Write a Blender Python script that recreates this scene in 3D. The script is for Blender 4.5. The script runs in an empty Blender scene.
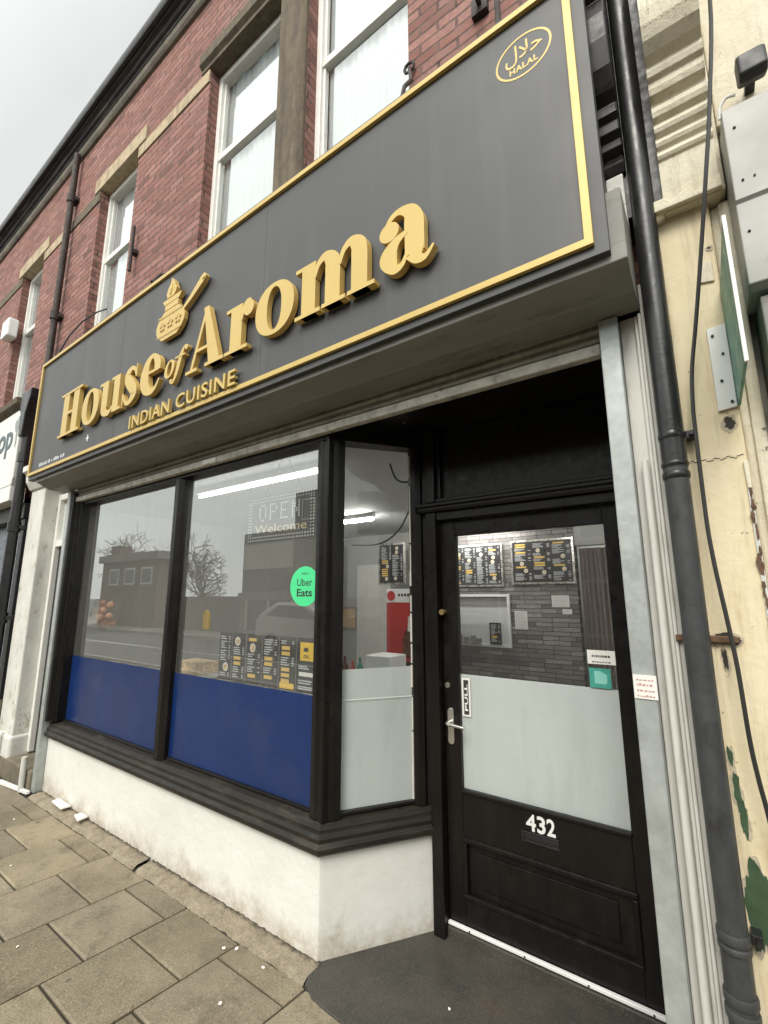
import bpy, bmesh, math, random
from mathutils import Vector, Matrix, noise as mnoise
random.seed(7)
R = math.radians
S = bpy.context.scene
COL = S.collection

# ------------------------------------------------------------------ camera
cd = bpy.data.cameras.new('camera')
cam = bpy.data.objects.new('camera', cd)
COL.objects.link(cam)
yaw, pitch, roll = R(-35.352), R(10.489), R(-0.175)
fw = Vector((math.sin(yaw)*math.cos(pitch), math.cos(yaw)*math.cos(pitch), math.sin(pitch)))
rt = Vector((math.cos(yaw), -math.sin(yaw), 0))
up = rt.cross(fw)
r2 = rt*math.cos(roll) + up*math.sin(roll)
u2 = -rt*math.sin(roll) + up*math.cos(roll)
m = Matrix((r2, u2, -fw)).transposed().to_4x4()
m.translation = (0, 0, 1.55)
cam.matrix_world = m
cd.sensor_fit = 'HORIZONTAL'
cd.sensor_width = 36
cd.lens = 453.6/768*36
cd.clip_start = 0.05
cd.clip_end = 900
S.camera = cam

# ------------------------------------------------------------------ world (bright overcast) and the veiled sun
SUN_AZ, SUN_EL = R(168), R(46)         # behind the camera, high (azimuth from +y, clockwise)
sun_dir = Vector((math.sin(SUN_AZ)*math.cos(SUN_EL), math.cos(SUN_AZ)*math.cos(SUN_EL), math.sin(SUN_EL)))
W = bpy.data.worlds.new('World')
S.world = W
W.use_nodes = True
wn, wl = W.node_tree.nodes, W.node_tree.links
wn.clear()
wo = wn.new('ShaderNodeOutputWorld')
bg = wn.new('ShaderNodeBackground')
bg.inputs['Strength'].default_value = 0.1
sky = wn.new('ShaderNodeTexSky')
sky.sky_type = 'NISHITA'
sky.sun_disc = False
sky.sun_elevation = SUN_EL
sky.sun_rotation = SUN_AZ
sky.dust_density = 3
tc = wn.new('ShaderNodeTexCoord')
cn = wn.new('ShaderNodeTexNoise')
cn.inputs['Scale'].default_value = 2.2
cn.inputs['Detail'].default_value = 5
cn.inputs['Roughness'].default_value = 0.5
wl.new(tc.outputs['Generated'], cn.inputs['Vector'])
cr = wn.new('ShaderNodeMapRange')
cr.inputs['From Min'].default_value = 0.3
cr.inputs['From Max'].default_value = 0.7
cr.inputs['To Min'].default_value = 4.5
cr.inputs['To Max'].default_value = 5.4
wl.new(cn.outputs['Fac'], cr.inputs['Value'])
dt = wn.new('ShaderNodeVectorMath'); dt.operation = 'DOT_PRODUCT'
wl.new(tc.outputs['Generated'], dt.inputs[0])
dt.inputs[1].default_value = Vector((0.05, -0.9, 0.43)).normalized()  # glow added to the sky behind the camera to brighten facade and reflections
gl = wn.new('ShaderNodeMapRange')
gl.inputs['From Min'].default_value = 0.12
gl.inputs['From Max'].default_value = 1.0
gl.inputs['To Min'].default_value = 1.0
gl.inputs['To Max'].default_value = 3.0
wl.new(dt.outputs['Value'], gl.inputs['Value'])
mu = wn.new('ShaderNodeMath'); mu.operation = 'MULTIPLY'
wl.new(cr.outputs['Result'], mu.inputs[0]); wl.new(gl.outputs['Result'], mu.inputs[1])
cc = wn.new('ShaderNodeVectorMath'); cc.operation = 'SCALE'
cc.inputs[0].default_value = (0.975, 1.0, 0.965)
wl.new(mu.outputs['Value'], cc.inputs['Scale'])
mx = wn.new('ShaderNodeMix'); mx.data_type = 'RGBA'
mx.inputs['Factor'].default_value = 0.93
wl.new(sky.outputs['Color'], mx.inputs['A'])
wl.new(cc.outputs['Vector'], mx.inputs['B'])
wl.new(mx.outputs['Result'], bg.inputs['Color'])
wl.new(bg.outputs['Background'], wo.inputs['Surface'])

sd = bpy.data.lights.new('sun', 'SUN')
sd.energy = 1.5
sd.angle = R(25)
sd.color = (1.0, 0.95, 0.87)
so = bpy.data.objects.new('sun', sd)
COL.objects.link(so)
so.rotation_euler = (-sun_dir).to_track_quat('-Z', 'Y').to_euler()

S.view_settings.view_transform = 'Standard'
S.view_settings.look = 'None'
S.view_settings.gamma = 1
S.view_settings.exposure = 0.8
S.cycles.use_denoising = True
S.cycles.max_bounces = 10
S.cycles.transparent_max_bounces = 12
S.cycles.caustics_reflective = False
S.cycles.caustics_refractive = False
S.cycles.sample_clamp_indirect = 6


# ------------------------------------------------------------------ materials
def srgb(r, g, b):
    f = lambda c: (c/255/12.92) if c/255 <= 0.04045 else ((c/255+0.055)/1.055)**2.4
    return (f(r), f(g), f(b))


class NT:
    def __init__(s, name):
        s.m = bpy.data.materials.new(name)
        s.m.use_nodes = True
        s.t = s.m.node_tree
        s.n, s.l = s.t.nodes, s.t.links
        s.p = s.n['Principled BSDF']
        s.out = s.n['Material Output']
        s._tc = None

    @property
    def obj(s):
        if s._tc is None:
            s._tc = s.n.new('ShaderNodeTexCoord')
        return s._tc.outputs['Object']

    def noise(s, scale, detail=4, rough=0.55, vec=None, stretch=None):
        n = s.n.new('ShaderNodeTexNoise')
        n.inputs['Scale'].default_value = scale
        n.inputs['Detail'].default_value = detail
        n.inputs['Roughness'].default_value = rough
        v = vec or s.obj
        if stretch:
            mp = s.n.new('ShaderNodeMapping')
            mp.inputs['Scale'].default_value = stretch
            s.l.new(v, mp.inputs['Vector'])
            v = mp.outputs['Vector']
        s.l.new(v, n.inputs['Vector'])
        return n.outputs['Fac']

    def ramp(s, fac, stops):
        r = s.n.new('ShaderNodeValToRGB')
        e = r.color_ramp.elements
        while len(e) < len(stops):
            e.new(0.5)
        for i, (p, c) in enumerate(stops):
            e[i].position = p
            e[i].color = (*c, 1) if len(c) == 3 else c
        s.l.new(fac, r.inputs['Fac'])
        return r.outputs['Color']

    def mix(s, fac, a, b, blend='MIX'):
        x = s.n.new('ShaderNodeMix')
        x.data_type = 'RGBA'
        x.blend_type = blend
        for k, v in (('Factor', fac), ('A', a), ('B', b)):
            i = x.inputs[k]
            if isinstance(v, (int, float)):
                i.default_value = v
            elif isinstance(v, tuple):
                i.default_value = (*v, 1)
            else:
                s.l.new(v, i)
        return x.outputs['Result']

    def rng(s, v, a, b, c, d):
        x = s.n.new('ShaderNodeMapRange')
        for k, w in zip(('From Min', 'From Max', 'To Min', 'To Max'), (a, b, c, d)):
            x.inputs[k].default_value = w
        s.l.new(v, x.inputs['Value'])
        return x.outputs['Result']

    def math(s, op, a, b=None):
        x = s.n.new('ShaderNodeMath')
        x.operation = op
        for i, v in enumerate((a, b)):
            if v is None:
                continue
            if isinstance(v, (int, float)):
                x.inputs[i].default_value = v
            else:
                s.l.new(v, x.inputs[i])
        return x.outputs['Value']

    def xyz(s):
        x = s.n.new('ShaderNodeSeparateXYZ')
        s.l.new(s.obj, x.inputs['Vector'])
        return x.outputs

    def comb(s, x, y, z):
        c = s.n.new('ShaderNodeCombineXYZ')
        for k, v in zip('XYZ', (x, y, z)):
            if isinstance(v, (int, float)):
                c.inputs[k].default_value = v
            else:
                s.l.new(v, c.inputs[k])
        return c.outputs['Vector']

    def bump(s, h, strength=0.3, dist=0.005, normal=None):
        b = s.n.new('ShaderNodeBump')
        b.inputs['Strength'].default_value = strength
        b.inputs['Distance'].default_value = dist
        s.l.new(h, b.inputs['Height'])
        if normal is not None:
            s.l.new(normal, b.inputs['Normal'])
        s.l.new(b.outputs['Normal'], s.p.inputs['Normal'])
        return b.outputs['Normal']

    def col(s, c):
        if isinstance(c, tuple):
            s.p.inputs['Base Color'].default_value = (*c, 1)
        else:
            s.l.new(c, s.p.inputs['Base Color'])

    def rough(s, v):
        if isinstance(v, (int, float)):
            s.p.inputs['Roughness'].default_value = v
        else:
            s.l.new(v, s.p.inputs['Roughness'])


def mul(c, k):
    return tuple(x*k for x in c)


def paint(name, c, rough=0.5, metal=0.0, var=0.18, scale=6, bump=0.15, bscale=90, stretch=None, spec=0.5, dirt=None, dscale=14, damt=0.6, rvar=0.1):
    t = NT(name)
    f = t.noise(scale, 6, 0.6, stretch=stretch)
    k = t.ramp(f, [(0.28, mul(c, 1-var)), (0.72, mul(c, 1+var))])
    if dirt:
        d = t.noise(dscale, 8, 0.68, stretch=stretch)
        k = t.mix(t.rng(d, 0.52, 0.72, 0, damt), k, dirt)
    t.col(k)
    t.rough(t.rng(t.noise(scale*3, 4), 0.3, 0.7, max(0.03, rough-rvar), min(1, rough+rvar)))
    t.p.inputs['Metallic'].default_value = metal
    t.p.inputs['Specular IOR Level'].default_value = spec
    if bump:
        t.bump(t.noise(bscale, 5, 0.6, stretch=stretch), bump, 0.003)
    return t.m


def m_brick(name, c1, c2, c3, mortar, bw=0.215, rh=0.067, ms=0.0085):
    t = NT(name)
    x = t.xyz()
    v = t.comb(t.math('ADD', x['X'], x['Y']), x['Z'], 0.0)
    b = t.n.new('ShaderNodeTexBrick')
    b.offset = 0.5
    for k, w in (('Scale', 1), ('Brick Width', bw), ('Row Height', rh), ('Mortar Size', ms), ('Mortar Smooth', 0.3), ('Bias', 0)):
        b.inputs[k].default_value = w
    b.inputs['Color1'].default_value = (0, 0, 0, 1)
    b.inputs['Color2'].default_value = (1, 1, 1, 1)
    b.inputs['Mortar'].default_value = (0.5, 0.5, 0.5, 1)
    wob = t.noise(9, 3)
    wv = t.n.new('ShaderNodeVectorMath'); wv.operation = 'ADD'
    t.l.new(v, wv.inputs[0])
    t.l.new(t.comb(t.rng(wob, 0, 1, -0.011, 0.011), t.rng(t.noise(6, 4), 0, 1, -0.012, 0.012), 0.0), wv.inputs[1])
    t.l.new(wv.outputs['Vector'], b.inputs['Vector'])
    k = t.ramp(b.outputs['Color'], [(0.0, c1), (0.45, c2), (0.8, c3), (1.0, mul(c1, 0.55))])
    k = t.mix(t.rng(t.noise(40, 6, 0.7), 0.35, 0.7, 0, 0.5), k, mul(c1, 0.5))
    k = t.mix(t.rng(t.noise(1.3, 6, 0.7), 0.4, 0.75, 0, 0.55), k, mul(c2, 0.55))
    k = t.mix(t.rng(t.noise(5, 5, 0.7), 0.55, 0.8, 0, 0.4), k, (0.30, 0.24, 0.21))
    mk = t.mix(t.rng(t.noise(11, 6, 0.75), 0.35, 0.6, 0, 1), mul(mortar, 0.35), mul(mortar, 1.25))
    k = t.mix(t.rng(t.noise(24, 7, 0.8), 0.63, 0.7, 0, 0.8), k, mul(mortar, 0.4))
    t.col(t.mix(b.outputs['Fac'], k, mk))
    t.rough(0.9)
    h = t.math('SUBTRACT', t.math('MULTIPLY', t.noise(70, 6, 0.7), 0.5), t.math('MULTIPLY', b.outputs['Fac'], 1.2))
    t.bump(h, 0.7, 0.008)
    return t.m


def m_stone(name, c, dark, amt=0.5, scale=5, streak=True):
    t = NT(name)
    k = t.ramp(t.noise(scale*3, 8, 0.65), [(0.3, mul(c, 0.78)), (0.7, mul(c, 1.12))])
    st = (6, 6, 1) if streak else None
    k = t.mix(t.rng(t.noise(scale*0.5, 7, 0.7, stretch=st), 0.62-amt*0.35, 0.8, 0, 0.9), k, dark)
    t.col(k)
    t.rough(0.9)
    t.bump(t.noise(60, 7, 0.7), 0.5, 0.006)
    return t.m


def m_glass(name, tint=(0.93, 0.95, 0.94), f0=0.07, dust_haze=0.0, rough=0.0, power=4.0):
    t = NT(name)
    t.n.remove(t.p)
    tr = t.n.new('ShaderNodeBsdfTransparent'); tr.inputs['Color'].default_value = (*tint, 1)
    gs = t.n.new('ShaderNodeBsdfGlossy'); gs.inputs['Roughness'].default_value = rough
    gs.inputs['Color'].default_value = (0.96, 0.98, 0.97, 1)
    lw = t.n.new('ShaderNodeLayerWeight'); lw.inputs['Blend'].default_value = 0.5
    pw = t.math('POWER', lw.outputs['Facing'], power)
    fac = t.math('ADD', t.math('MULTIPLY', pw, 1-f0), f0)
    mx = t.n.new('ShaderNodeMixShader')
    t.l.new(fac, mx.inputs['Fac'])
    t.l.new(tr.outputs[0], mx.inputs[1]); t.l.new(gs.outputs[0], mx.inputs[2])
    o = mx.outputs[0]
    if dust_haze:
        df = t.n.new('ShaderNodeBsdfDiffuse'); df.inputs['Color'].default_value = (0.55, 0.54, 0.5, 1)
        m2 = t.n.new('ShaderNodeMixShader')
        d = t.rng(t.noise(7, 6, 0.7, stretch=(7, 7, 0.35)), 0.3, 0.75, dust_haze*0.35, dust_haze)  # dust streaks, thickened to paint a pale haze over the glass
        t.l.new(d, m2.inputs['Fac'])
        t.l.new(o, m2.inputs[1]); t.l.new(df.outputs[0], m2.inputs[2])
        o = m2.outputs[0]
    t.l.new(o, t.out.inputs['Surface'])
    return t.m


def m_emit(name, c, s):
    t = NT(name)
    t.col(c)
    t.p.inputs['Emission Color'].default_value = (*c, 1)
    t.p.inputs['Emission Strength'].default_value = s
    return t.m


def m_cornice():
    t = NT('sooty_cornice')
    k = t.ramp(t.noise(14, 8, 0.7, stretch=(0.12, 3, 3)), [(0.36, (0.014, 0.0145, 0.017)), (0.56, (0.05, 0.046, 0.042)), (0.66, (0.17, 0.155, 0.125)), (0.74, (0.04, 0.037, 0.034))])
    k = t.mix(t.rng(t.noise(3, 6, 0.7), 0.45, 0.6, 0, 0.85), k, (0.018, 0.018, 0.02))
    t.col(k)
    t.rough(0.85)
    t.bump(t.noise(30, 7, 0.7), 0.6, 0.012)
    return t.m


M = {}
M['brick'] = m_brick('red_brick', (0.245, 0.105, 0.082), (0.335, 0.15, 0.12), (0.41, 0.215, 0.18), (0.15, 0.092, 0.078))
M['brick_brown'] = m_brick('brown_brick', (0.15, 0.095, 0.075), (0.21, 0.13, 0.10), (0.25, 0.165, 0.13), (0.17, 0.145, 0.125))
M['stone'] = m_stone('buff_stone', (0.46, 0.37, 0.24), (0.07, 0.055, 0.04), 0.35)
M['stone_dark'] = m_stone('sooty_stone', (0.17, 0.135, 0.09), (0.025, 0.022, 0.02), 0.85)
M['cornice'] = m_cornice()
M['cornice_light'] = m_stone('cornice_pale', (0.27, 0.24, 0.19), (0.05, 0.045, 0.04), 0.8, 6, False)
M['slate'] = paint('roof_slate', (0.06, 0.062, 0.068), 0.6)
M['black'] = paint('black_gloss_paint', (0.0065, 0.0056, 0.0048), 0.36, var=0.3, scale=9, bump=0.12, bscale=30, stretch=(2, 2, 0.7), dirt=(0.035, 0.03, 0.023), dscale=8, damt=0.28, spec=0.32)
M['black_dusty'] = paint('worn_black_sill', (0.017, 0.0145, 0.011), 0.5, var=0.35, scale=8, bump=0.3, bscale=50, stretch=(0.5, 0.5, 3), dirt=(0.075, 0.064, 0.047), dscale=9, damt=0.6, spec=0.35)
M['black_iron'] = paint('black_iron_pipe', (0.016, 0.016, 0.017), 0.36, var=0.35, bump=0.3, bscale=60)
M['pipe_grey'] = paint('weathered_pipe', (0.045, 0.048, 0.050), 0.5, var=0.3, scale=14, bump=0.35, dirt=(0.022, 0.02, 0.018), dscale=17, damt=0.95, stretch=(1, 1, 0.5))
M['iron_rust'] = paint('dark_rusty_iron', (0.045, 0.034, 0.03), 0.75, var=0.4, bump=0.4)
M['white_frame'] = paint('white_window_frame', (0.82, 0.81, 0.76), 0.4, var=0.05, bump=0.05, dirt=(0.45, 0.43, 0.38), dscale=9, damt=0.25)
M['curtain'] = paint('net_curtain', (0.60, 0.62, 0.62), 0.8, var=0.06, scale=5, stretch=(6, 6, 0.3), bump=0.0)
M['dark_room'] = paint('dark_room', (0.16, 0.17, 0.18), 0.9, bump=0)
M['sign'] = paint('anthracite_sign', (0.058, 0.0595, 0.061), 0.5, var=0.04, scale=1.2, bump=0.012, bscale=9, spec=0.5, rvar=0.03, dirt=(0.10, 0.098, 0.09), dscale=1.0, damt=0.5, stretch=(6, 6, 0.5))
M['sign_edge'] = paint('sign_edge', (0.055, 0.054, 0.056), 0.45, var=0.05, bump=0.02)
M['gold'] = paint('gold_face', (0.56, 0.405, 0.125), 0.40, metal=0.15, var=0.05, scale=3, bump=0.02, rvar=0.04)
M['gold_lifted'] = paint('gold_return', (0.62, 0.42, 0.13), 0.45, var=0.08, bump=0.03)  # letter sides: gold lightened in colour to make up for their shade
M['galv'] = paint('galvanised_steel', (0.42, 0.45, 0.44), 0.45, metal=0.35, var=0.15, scale=22, bump=0.06, dirt=(0.26, 0.26, 0.23), dscale=9, damt=0.4)
M['shutter'] = paint('shutter_box', (0.225, 0.218, 0.196), 0.55, metal=0.0, var=0.2, scale=2.5, bump=0.06, dirt=(0.085, 0.078, 0.063), dscale=5, damt=0.8, stretch=(0.6, 3, 3))
M['bar'] = paint('shutter_bar', (0.52, 0.50, 0.44), 0.5, metal=0.0, var=0.3, scale=14, bump=0.15, dirt=(0.08, 0.07, 0.055), dscale=26, damt=0.8)
M['slat'] = paint('shutter_slat', (0.33, 0.31, 0.26), 0.5, metal=0.0, var=0.25, scale=8, bump=0.1, dirt=(0.06, 0.055, 0.045), dscale=20, damt=0.7)
M['frost'] = paint('frosted_film', (0.60, 0.628, 0.622), 0.5, var=0.05, scale=1.5, bump=0.02, bscale=12, spec=0.35, rvar=0.12, dirt=(0.42, 0.45, 0.44), dscale=2.2, damt=0.45, stretch=(3, 3, 0.8))
M['vinyl'] = paint('blue_vinyl', (0.006, 0.024, 0.105), 0.30, var=0.15, scale=2, bump=0.03, bscale=5, spec=0.5, dirt=(0.028, 0.036, 0.085), dscale=3, damt=0.5)
M['metal'] = paint('brushed_metal', (0.62, 0.60, 0.56), 0.3, metal=0.9, var=0.06, bump=0.03)
M['brass'] = paint('brass', (0.62, 0.44, 0.2), 0.32, metal=0.9, var=0.1, bump=0.03)
M['white'] = paint('white_plastic', (0.78, 0.78, 0.76), 0.45, var=0.05, bump=0.03)
M['white_paint'] = paint('chalky_white_paint', (0.70, 0.68, 0.60), 0.65, var=0.08, scale=4, bump=0.3, bscale=25, dirt=(0.30, 0.26, 0.2), dscale=10, damt=0.5, stretch=(2, 2, 0.5))
M['paper'] = paint('paper', (0.78, 0.77, 0.73), 0.7, var=0.04, bump=0.0)
M['ink'] = paint('ink', (0.03, 0.03, 0.03), 0.7, var=0.0, bump=0.0)
M['redink'] = paint('red_ink', (0.50, 0.27, 0.24), 0.7, var=0.0, bump=0.0)
M['uber'] = paint('green_sticker', (0.07, 0.66, 0.27), 0.45, var=0.03, bump=0.0)
M['teal'] = paint('teal_sticker', (0.06, 0.33, 0.27), 0.45, var=0.15, scale=30, bump=0.0)
M['teal_light'] = paint('pale_teal_sticker', (0.25, 0.6, 0.52), 0.45, var=0.1, bump=0.0)
M['menu'] = paint('menu_black', (0.02, 0.019, 0.019), 0.35, var=0.1, bump=0.0)
M['menu_gold'] = paint('menu_gold', (0.75, 0.5, 0.12), 0.5, var=0.1, bump=0.0)
M['menu_yellow'] = paint('menu_yellow', (0.85, 0.55, 0.06), 0.5, var=0.05, bump=0.0)
M['menu_grey'] = paint('menu_text', (0.55, 0.56, 0.58), 0.6, var=0.2, scale=60, bump=0.0)
M['menu_food'] = paint('menu_food', (0.62, 0.45, 0.26), 0.6, var=0.5, scale=45, bump=0.0)
M['menu_plate'] = paint('menu_plate', (0.75, 0.72, 0.66), 0.6, var=0.1, bump=0.0)
M['int_wall'] = paint('interior_plaster', (0.46, 0.46, 0.44), 0.8, var=0.06, scale=2, bump=0.03)
M['int_ceil'] = paint('interior_ceiling', (0.60, 0.61, 0.60), 0.8, var=0.04, scale=2, bump=0.02)
M['int_floor'] = paint('interior_floor', (0.13, 0.12, 0.11), 0.35, var=0.15, bump=0.02)
M['counter'] = paint('counter_front', (0.62, 0.64, 0.62), 0.4, var=0.05, bump=0.0)
M['red'] = paint('fridge_red', (0.42, 0.022, 0.02), 0.35, var=0.1, bump=0.0)
M['bottle'] = paint('bottle_brown', (0.10, 0.035, 0.018), 0.3, var=0.3, scale=14, bump=0.0)
M['drape'] = paint('drape', (0.36, 0.31, 0.29), 0.85, var=0.2, scale=6, stretch=(4, 4, 0.3), bump=0.1)
M['tube'] = m_emit('light_tube', (1.0, 0.98, 0.93), 60.0)
M['tube_soft'] = m_emit('soft_light_tube', (1.0, 0.98, 0.94), 5.0)
M['glass'] = m_glass('shop_glass', f0=0.16, dust_haze=0.13, power=2.5)
M['glass_up'] = m_glass('upper_window_glass', (0.9, 0.93, 0.93), f0=0.16, power=3.0)
M['glass_door'] = m_glass('door_glass', (0.93, 0.95, 0.94), f0=0.05, dust_haze=0.06)
M['cable'] = paint('black_cable', (0.025, 0.024, 0.023), 0.5, var=0.2, bump=0.05)
M['green_board'] = paint('green_board', (0.035, 0.21, 0.145), 0.4, var=0.25, scale=7, stretch=(1, 1, 0.4), bump=0.05, dirt=(0.3, 0.45, 0.38), dscale=9, damt=0.6)
M['grey_panel'] = paint('grey_panel', (0.335, 0.33, 0.305), 0.45, var=0.06, scale=1.5, bump=0.06, dirt=(0.24, 0.23, 0.2), dscale=30, damt=0.25)
M['dark_grey'] = paint('dark_grey_plastic', (0.02, 0.021, 0.021), 0.5, var=0.2, bump=0.08)
M['conduit'] = paint('grey_conduit', (0.60, 0.595, 0.55), 0.5, var=0.08, bump=0.1, dirt=(0.25, 0.23, 0.18), dscale=18, damt=0.45, stretch=(2, 2, 0.3))
M['neigh_sign'] = paint('neighbour_sign_white', (0.72, 0.73, 0.69), 0.4, var=0.05, scale=1.5, bump=0.03, dirt=(0.45, 0.45, 0.41), dscale=3, damt=0.4)
M['neigh_dark'] = paint('neighbour_lettering', (0.07, 0.10, 0.115), 0.5, var=0.1, bump=0.0)
M['neigh_grey'] = paint('neighbour_bird', (0.25, 0.275, 0.275), 0.5, var=0.1, bump=0.0)
M['tyre'] = paint('tyre', (0.02, 0.02, 0.02), 0.8)
M['car'] = paint('car_paint', (0.78, 0.72, 0.70), 0.25, var=0.02, bump=0.0)
M['car_red'] = paint('rear_lamp', (0.4, 0.03, 0.03), 0.3, var=0.02, bump=0.0)
M['bark'] = paint('bark', (0.06, 0.05, 0.042), 0.9, bump=0.3)
M['render_grey'] = paint('grey_render', (0.24, 0.235, 0.22), 0.85, var=0.12, scale=1, bump=0.1)
M['pale_panel'] = paint('pale_cladding', (0.72, 0.70, 0.64), 0.6, var=0.08, scale=1, bump=0.02)
M['win_dark'] = paint('dark_window', (0.03, 0.034, 0.038), 0.12, var=0.2, scale=1.5, bump=0.0)
M['twine'] = paint('twine', (0.1, 0.1, 0.1), 0.7, bump=0)
M['led'] = paint('led_dot', (0.62, 0.64, 0.62), 0.4, var=0.0, bump=0.0)
M['led_gold'] = paint('led_gold', (0.55, 0.47, 0.28), 0.4, var=0.0, bump=0.0)
M['open_board'] = paint('open_board', (0.035, 0.037, 0.038), 0.5, var=0.1, bump=0.0)
M['peach'] = paint('peach', (0.72, 0.40, 0.26), 0.5, var=0.15, bump=0.0)
M['maroon'] = paint('maroon', (0.12, 0.03, 0.025), 0.5, var=0.3, bump=0.0)
M['cream_ball'] = paint('cream_ball', (0.75, 0.62, 0.5), 0.5, var=0.1, bump=0.0)


def m_slab():
    t = NT('paving_slab')
    a = t.n.new('ShaderNodeVertexColor'); a.layer_name = 'tone'
    k = t.ramp(t.noise(3.2, 8, 0.7), [(0.25, (0.158, 0.128, 0.084)), (0.5, (0.262, 0.217, 0.146)), (0.78, (0.37, 0.312, 0.218))])
    k = t.mix(0.85, k, a.outputs['Color'], 'MULTIPLY')
    k = t.mix(t.rng(t.noise(105, 3, 0.75), 0.5, 0.66, 0, 0.5), k, (0.44, 0.375, 0.265))
    k = t.mix(t.rng(t.noise(120, 3, 0.7), 0.54, 0.66, 0, 0.6), k, (0.06, 0.05, 0.035))
    k = t.mix(t.rng(t.noise(5, 8, 0.78), 0.52, 0.68, 0, 0.7), k, (0.07, 0.056, 0.036))
    vo = t.n.new('ShaderNodeTexVoronoi'); vo.inputs['Scale'].default_value = 4.3; vo.inputs['Randomness'].default_value = 1.0
    t.l.new(t.obj, vo.inputs['Vector'])
    gum = t.rng(t.math('ADD', vo.outputs['Distance'], t.rng(t.noise(60, 3), 0, 1, -0.02, 0.02)), 0.045, 0.065, 0.6, 0.0)
    k = t.mix(gum, k, (0.05, 0.043, 0.033))
    k = t.mix(t.rng(t.noise(1.1, 5, 0.6), 0.5, 0.72, 0, 0.5), k, (0.10, 0.083, 0.058))
    t.col(k)
    t.rough(t.rng(t.noise(4, 6, 0.65), 0.3, 0.7, 0.30, 0.62))
    t.bump(t.noise(160, 4, 0.7), 0.8, 0.005)
    return t.m


M['slab'] = m_slab()
M['joint'] = paint('joint_dirt', (0.035, 0.03, 0.022), 0.95, var=0.4, scale=20, bump=0.4, dirt=(0.045, 0.055, 0.022), dscale=3, damt=0.8)
def m_fillet():
    t = NT('mortar_fillet')
    x = t.xyz()
    k = t.ramp(t.noise(16, 8, 0.72), [(0.3, (0.19, 0.155, 0.105)), (0.7, (0.37, 0.32, 0.235))])
    k = t.mix(t.rng(t.noise(130, 3, 0.7), 0.52, 0.66, 0, 0.6), k, (0.07, 0.055, 0.036))
    k = t.mix(t.rng(t.noise(7, 8, 0.75), 0.55, 0.68, 0, 0.6), k, (0.08, 0.066, 0.046))
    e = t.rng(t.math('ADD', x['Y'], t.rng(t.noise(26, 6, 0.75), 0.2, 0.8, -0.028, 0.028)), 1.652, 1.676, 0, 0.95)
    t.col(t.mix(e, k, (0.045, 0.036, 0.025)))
    t.rough(0.92)
    t.bump(t.noise(70, 6, 0.75), 0.8, 0.008)
    return t.m


M['fillet'] = m_fillet()
M['kerb'] = paint('kerb_stone', (0.3, 0.29, 0.26), 0.85, var=0.2, bump=0.4)
M['road'] = paint('road_asphalt', (0.105, 0.104, 0.10), 0.8, var=0.2, scale=3, bump=0.4)
M['step'] = m_stone('worn_step', (0.20, 0.175, 0.125), (0.06, 0.05, 0.035), 0.6, 5, False)
M['chip'] = paint('pale_chip', (0.75, 0.72, 0.66), 0.6, var=0.08, bump=0.1)
M['green_paint'] = paint('old_green_paint', (0.045, 0.085, 0.042), 0.6, var=0.3, scale=20, bump=0.2)
M['dark_hole'] = paint('chipped_dark', (0.05, 0.042, 0.034), 0.9, var=0.4, scale=30, bump=0.4)
M['rust_flake'] = paint('rust_flake', (0.13, 0.075, 0.045), 0.9, var=0.5, scale=40, bump=0.4)


def m_asphalt():
    t = NT('entrance_asphalt')
    k = t.ramp(t.noise(3, 7, 0.65), [(0.3, (0.026, 0.024, 0.021)), (0.7, (0.066, 0.06, 0.05))])
    k = t.mix(t.rng(t.noise(1.9, 5, 0.6), 0.56, 0.74, 0, 0.5), k, (0.085, 0.058, 0.042))
    k = t.mix(t.rng(t.noise(200, 3, 0.7), 0.52, 0.68, 0, 0.6), k, (0.17, 0.155, 0.13))
    t.col(k)
    t.rough(t.rng(t.noise(2.2, 5), 0.35, 0.65, 0.42, 0.8))
    t.bump(t.noise(260, 4, 0.7), 0.5, 0.003)
    return t.m


M['asphalt'] = m_asphalt()


def m_stall():
    t = NT('stallriser_paint')
    x = t.xyz()
    k = t.ramp(t.noise(2.5, 7, 0.65), [(0.3, (0.69, 0.68, 0.625)), (0.7, (0.80, 0.795, 0.755))])
    # rain splash and scuffs: stains with a shape of their own
    wob = t.rng(t.noise(7, 6, 0.7), 0.2, 0.8, -0.12, 0.12)
    dz = t.rng(t.math('ADD', x['Z'], wob), 0.0, 0.13, 0.75, 0.0)
    k = t.mix(t.math('MULTIPLY', dz, t.rng(t.noise(30, 6, 0.7), 0.3, 0.6, 0.35, 1.0)), k, (0.36, 0.29, 0.19))
    k = t.mix(t.rng(t.noise(16, 8, 0.75, stretch=(1.0, 1.0, 0.35)), 0.64, 0.74, 0, 0.5), k, (0.34, 0.30, 0.24))
    t.col(k)
    t.rough(0.62)
    n = t.bump(t.noise(14, 7, 0.6), 0.35, 0.012)
    return t.m


M['stall'] = m_stall()


def m_cream():
    t = NT('cream_masonry_paint')
    k = t.ramp(t.noise(3, 7, 0.65, stretch=(2, 2, 0.5)), [(0.25, (0.68, 0.56, 0.34)), (0.55, (0.76, 0.66, 0.45)), (0.8, (0.78, 0.71, 0.54))])
    k = t.mix(t.rng(t.noise(7, 6, 0.7, stretch=(2.5, 2.5, 0.35)), 0.55, 0.75, 0, 0.6), k, (0.50, 0.33, 0.13))
    k = t.mix(t.rng(t.noise(4, 8, 0.75, stretch=(5, 5, 0.3)), 0.5, 0.72, 0, 0.65), k, (0.33, 0.285, 0.20))
    k = t.mix(t.rng(t.noise(26, 8, 0.75), 0.64, 0.69, 0, 0.9), k, (0.20, 0.155, 0.105))
    t.col(k)
    t.rough(0.7)
    t.bump(t.noise(24, 7, 0.65), 0.4, 0.006)
    return t.m


M['cream'] = m_cream()


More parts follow.
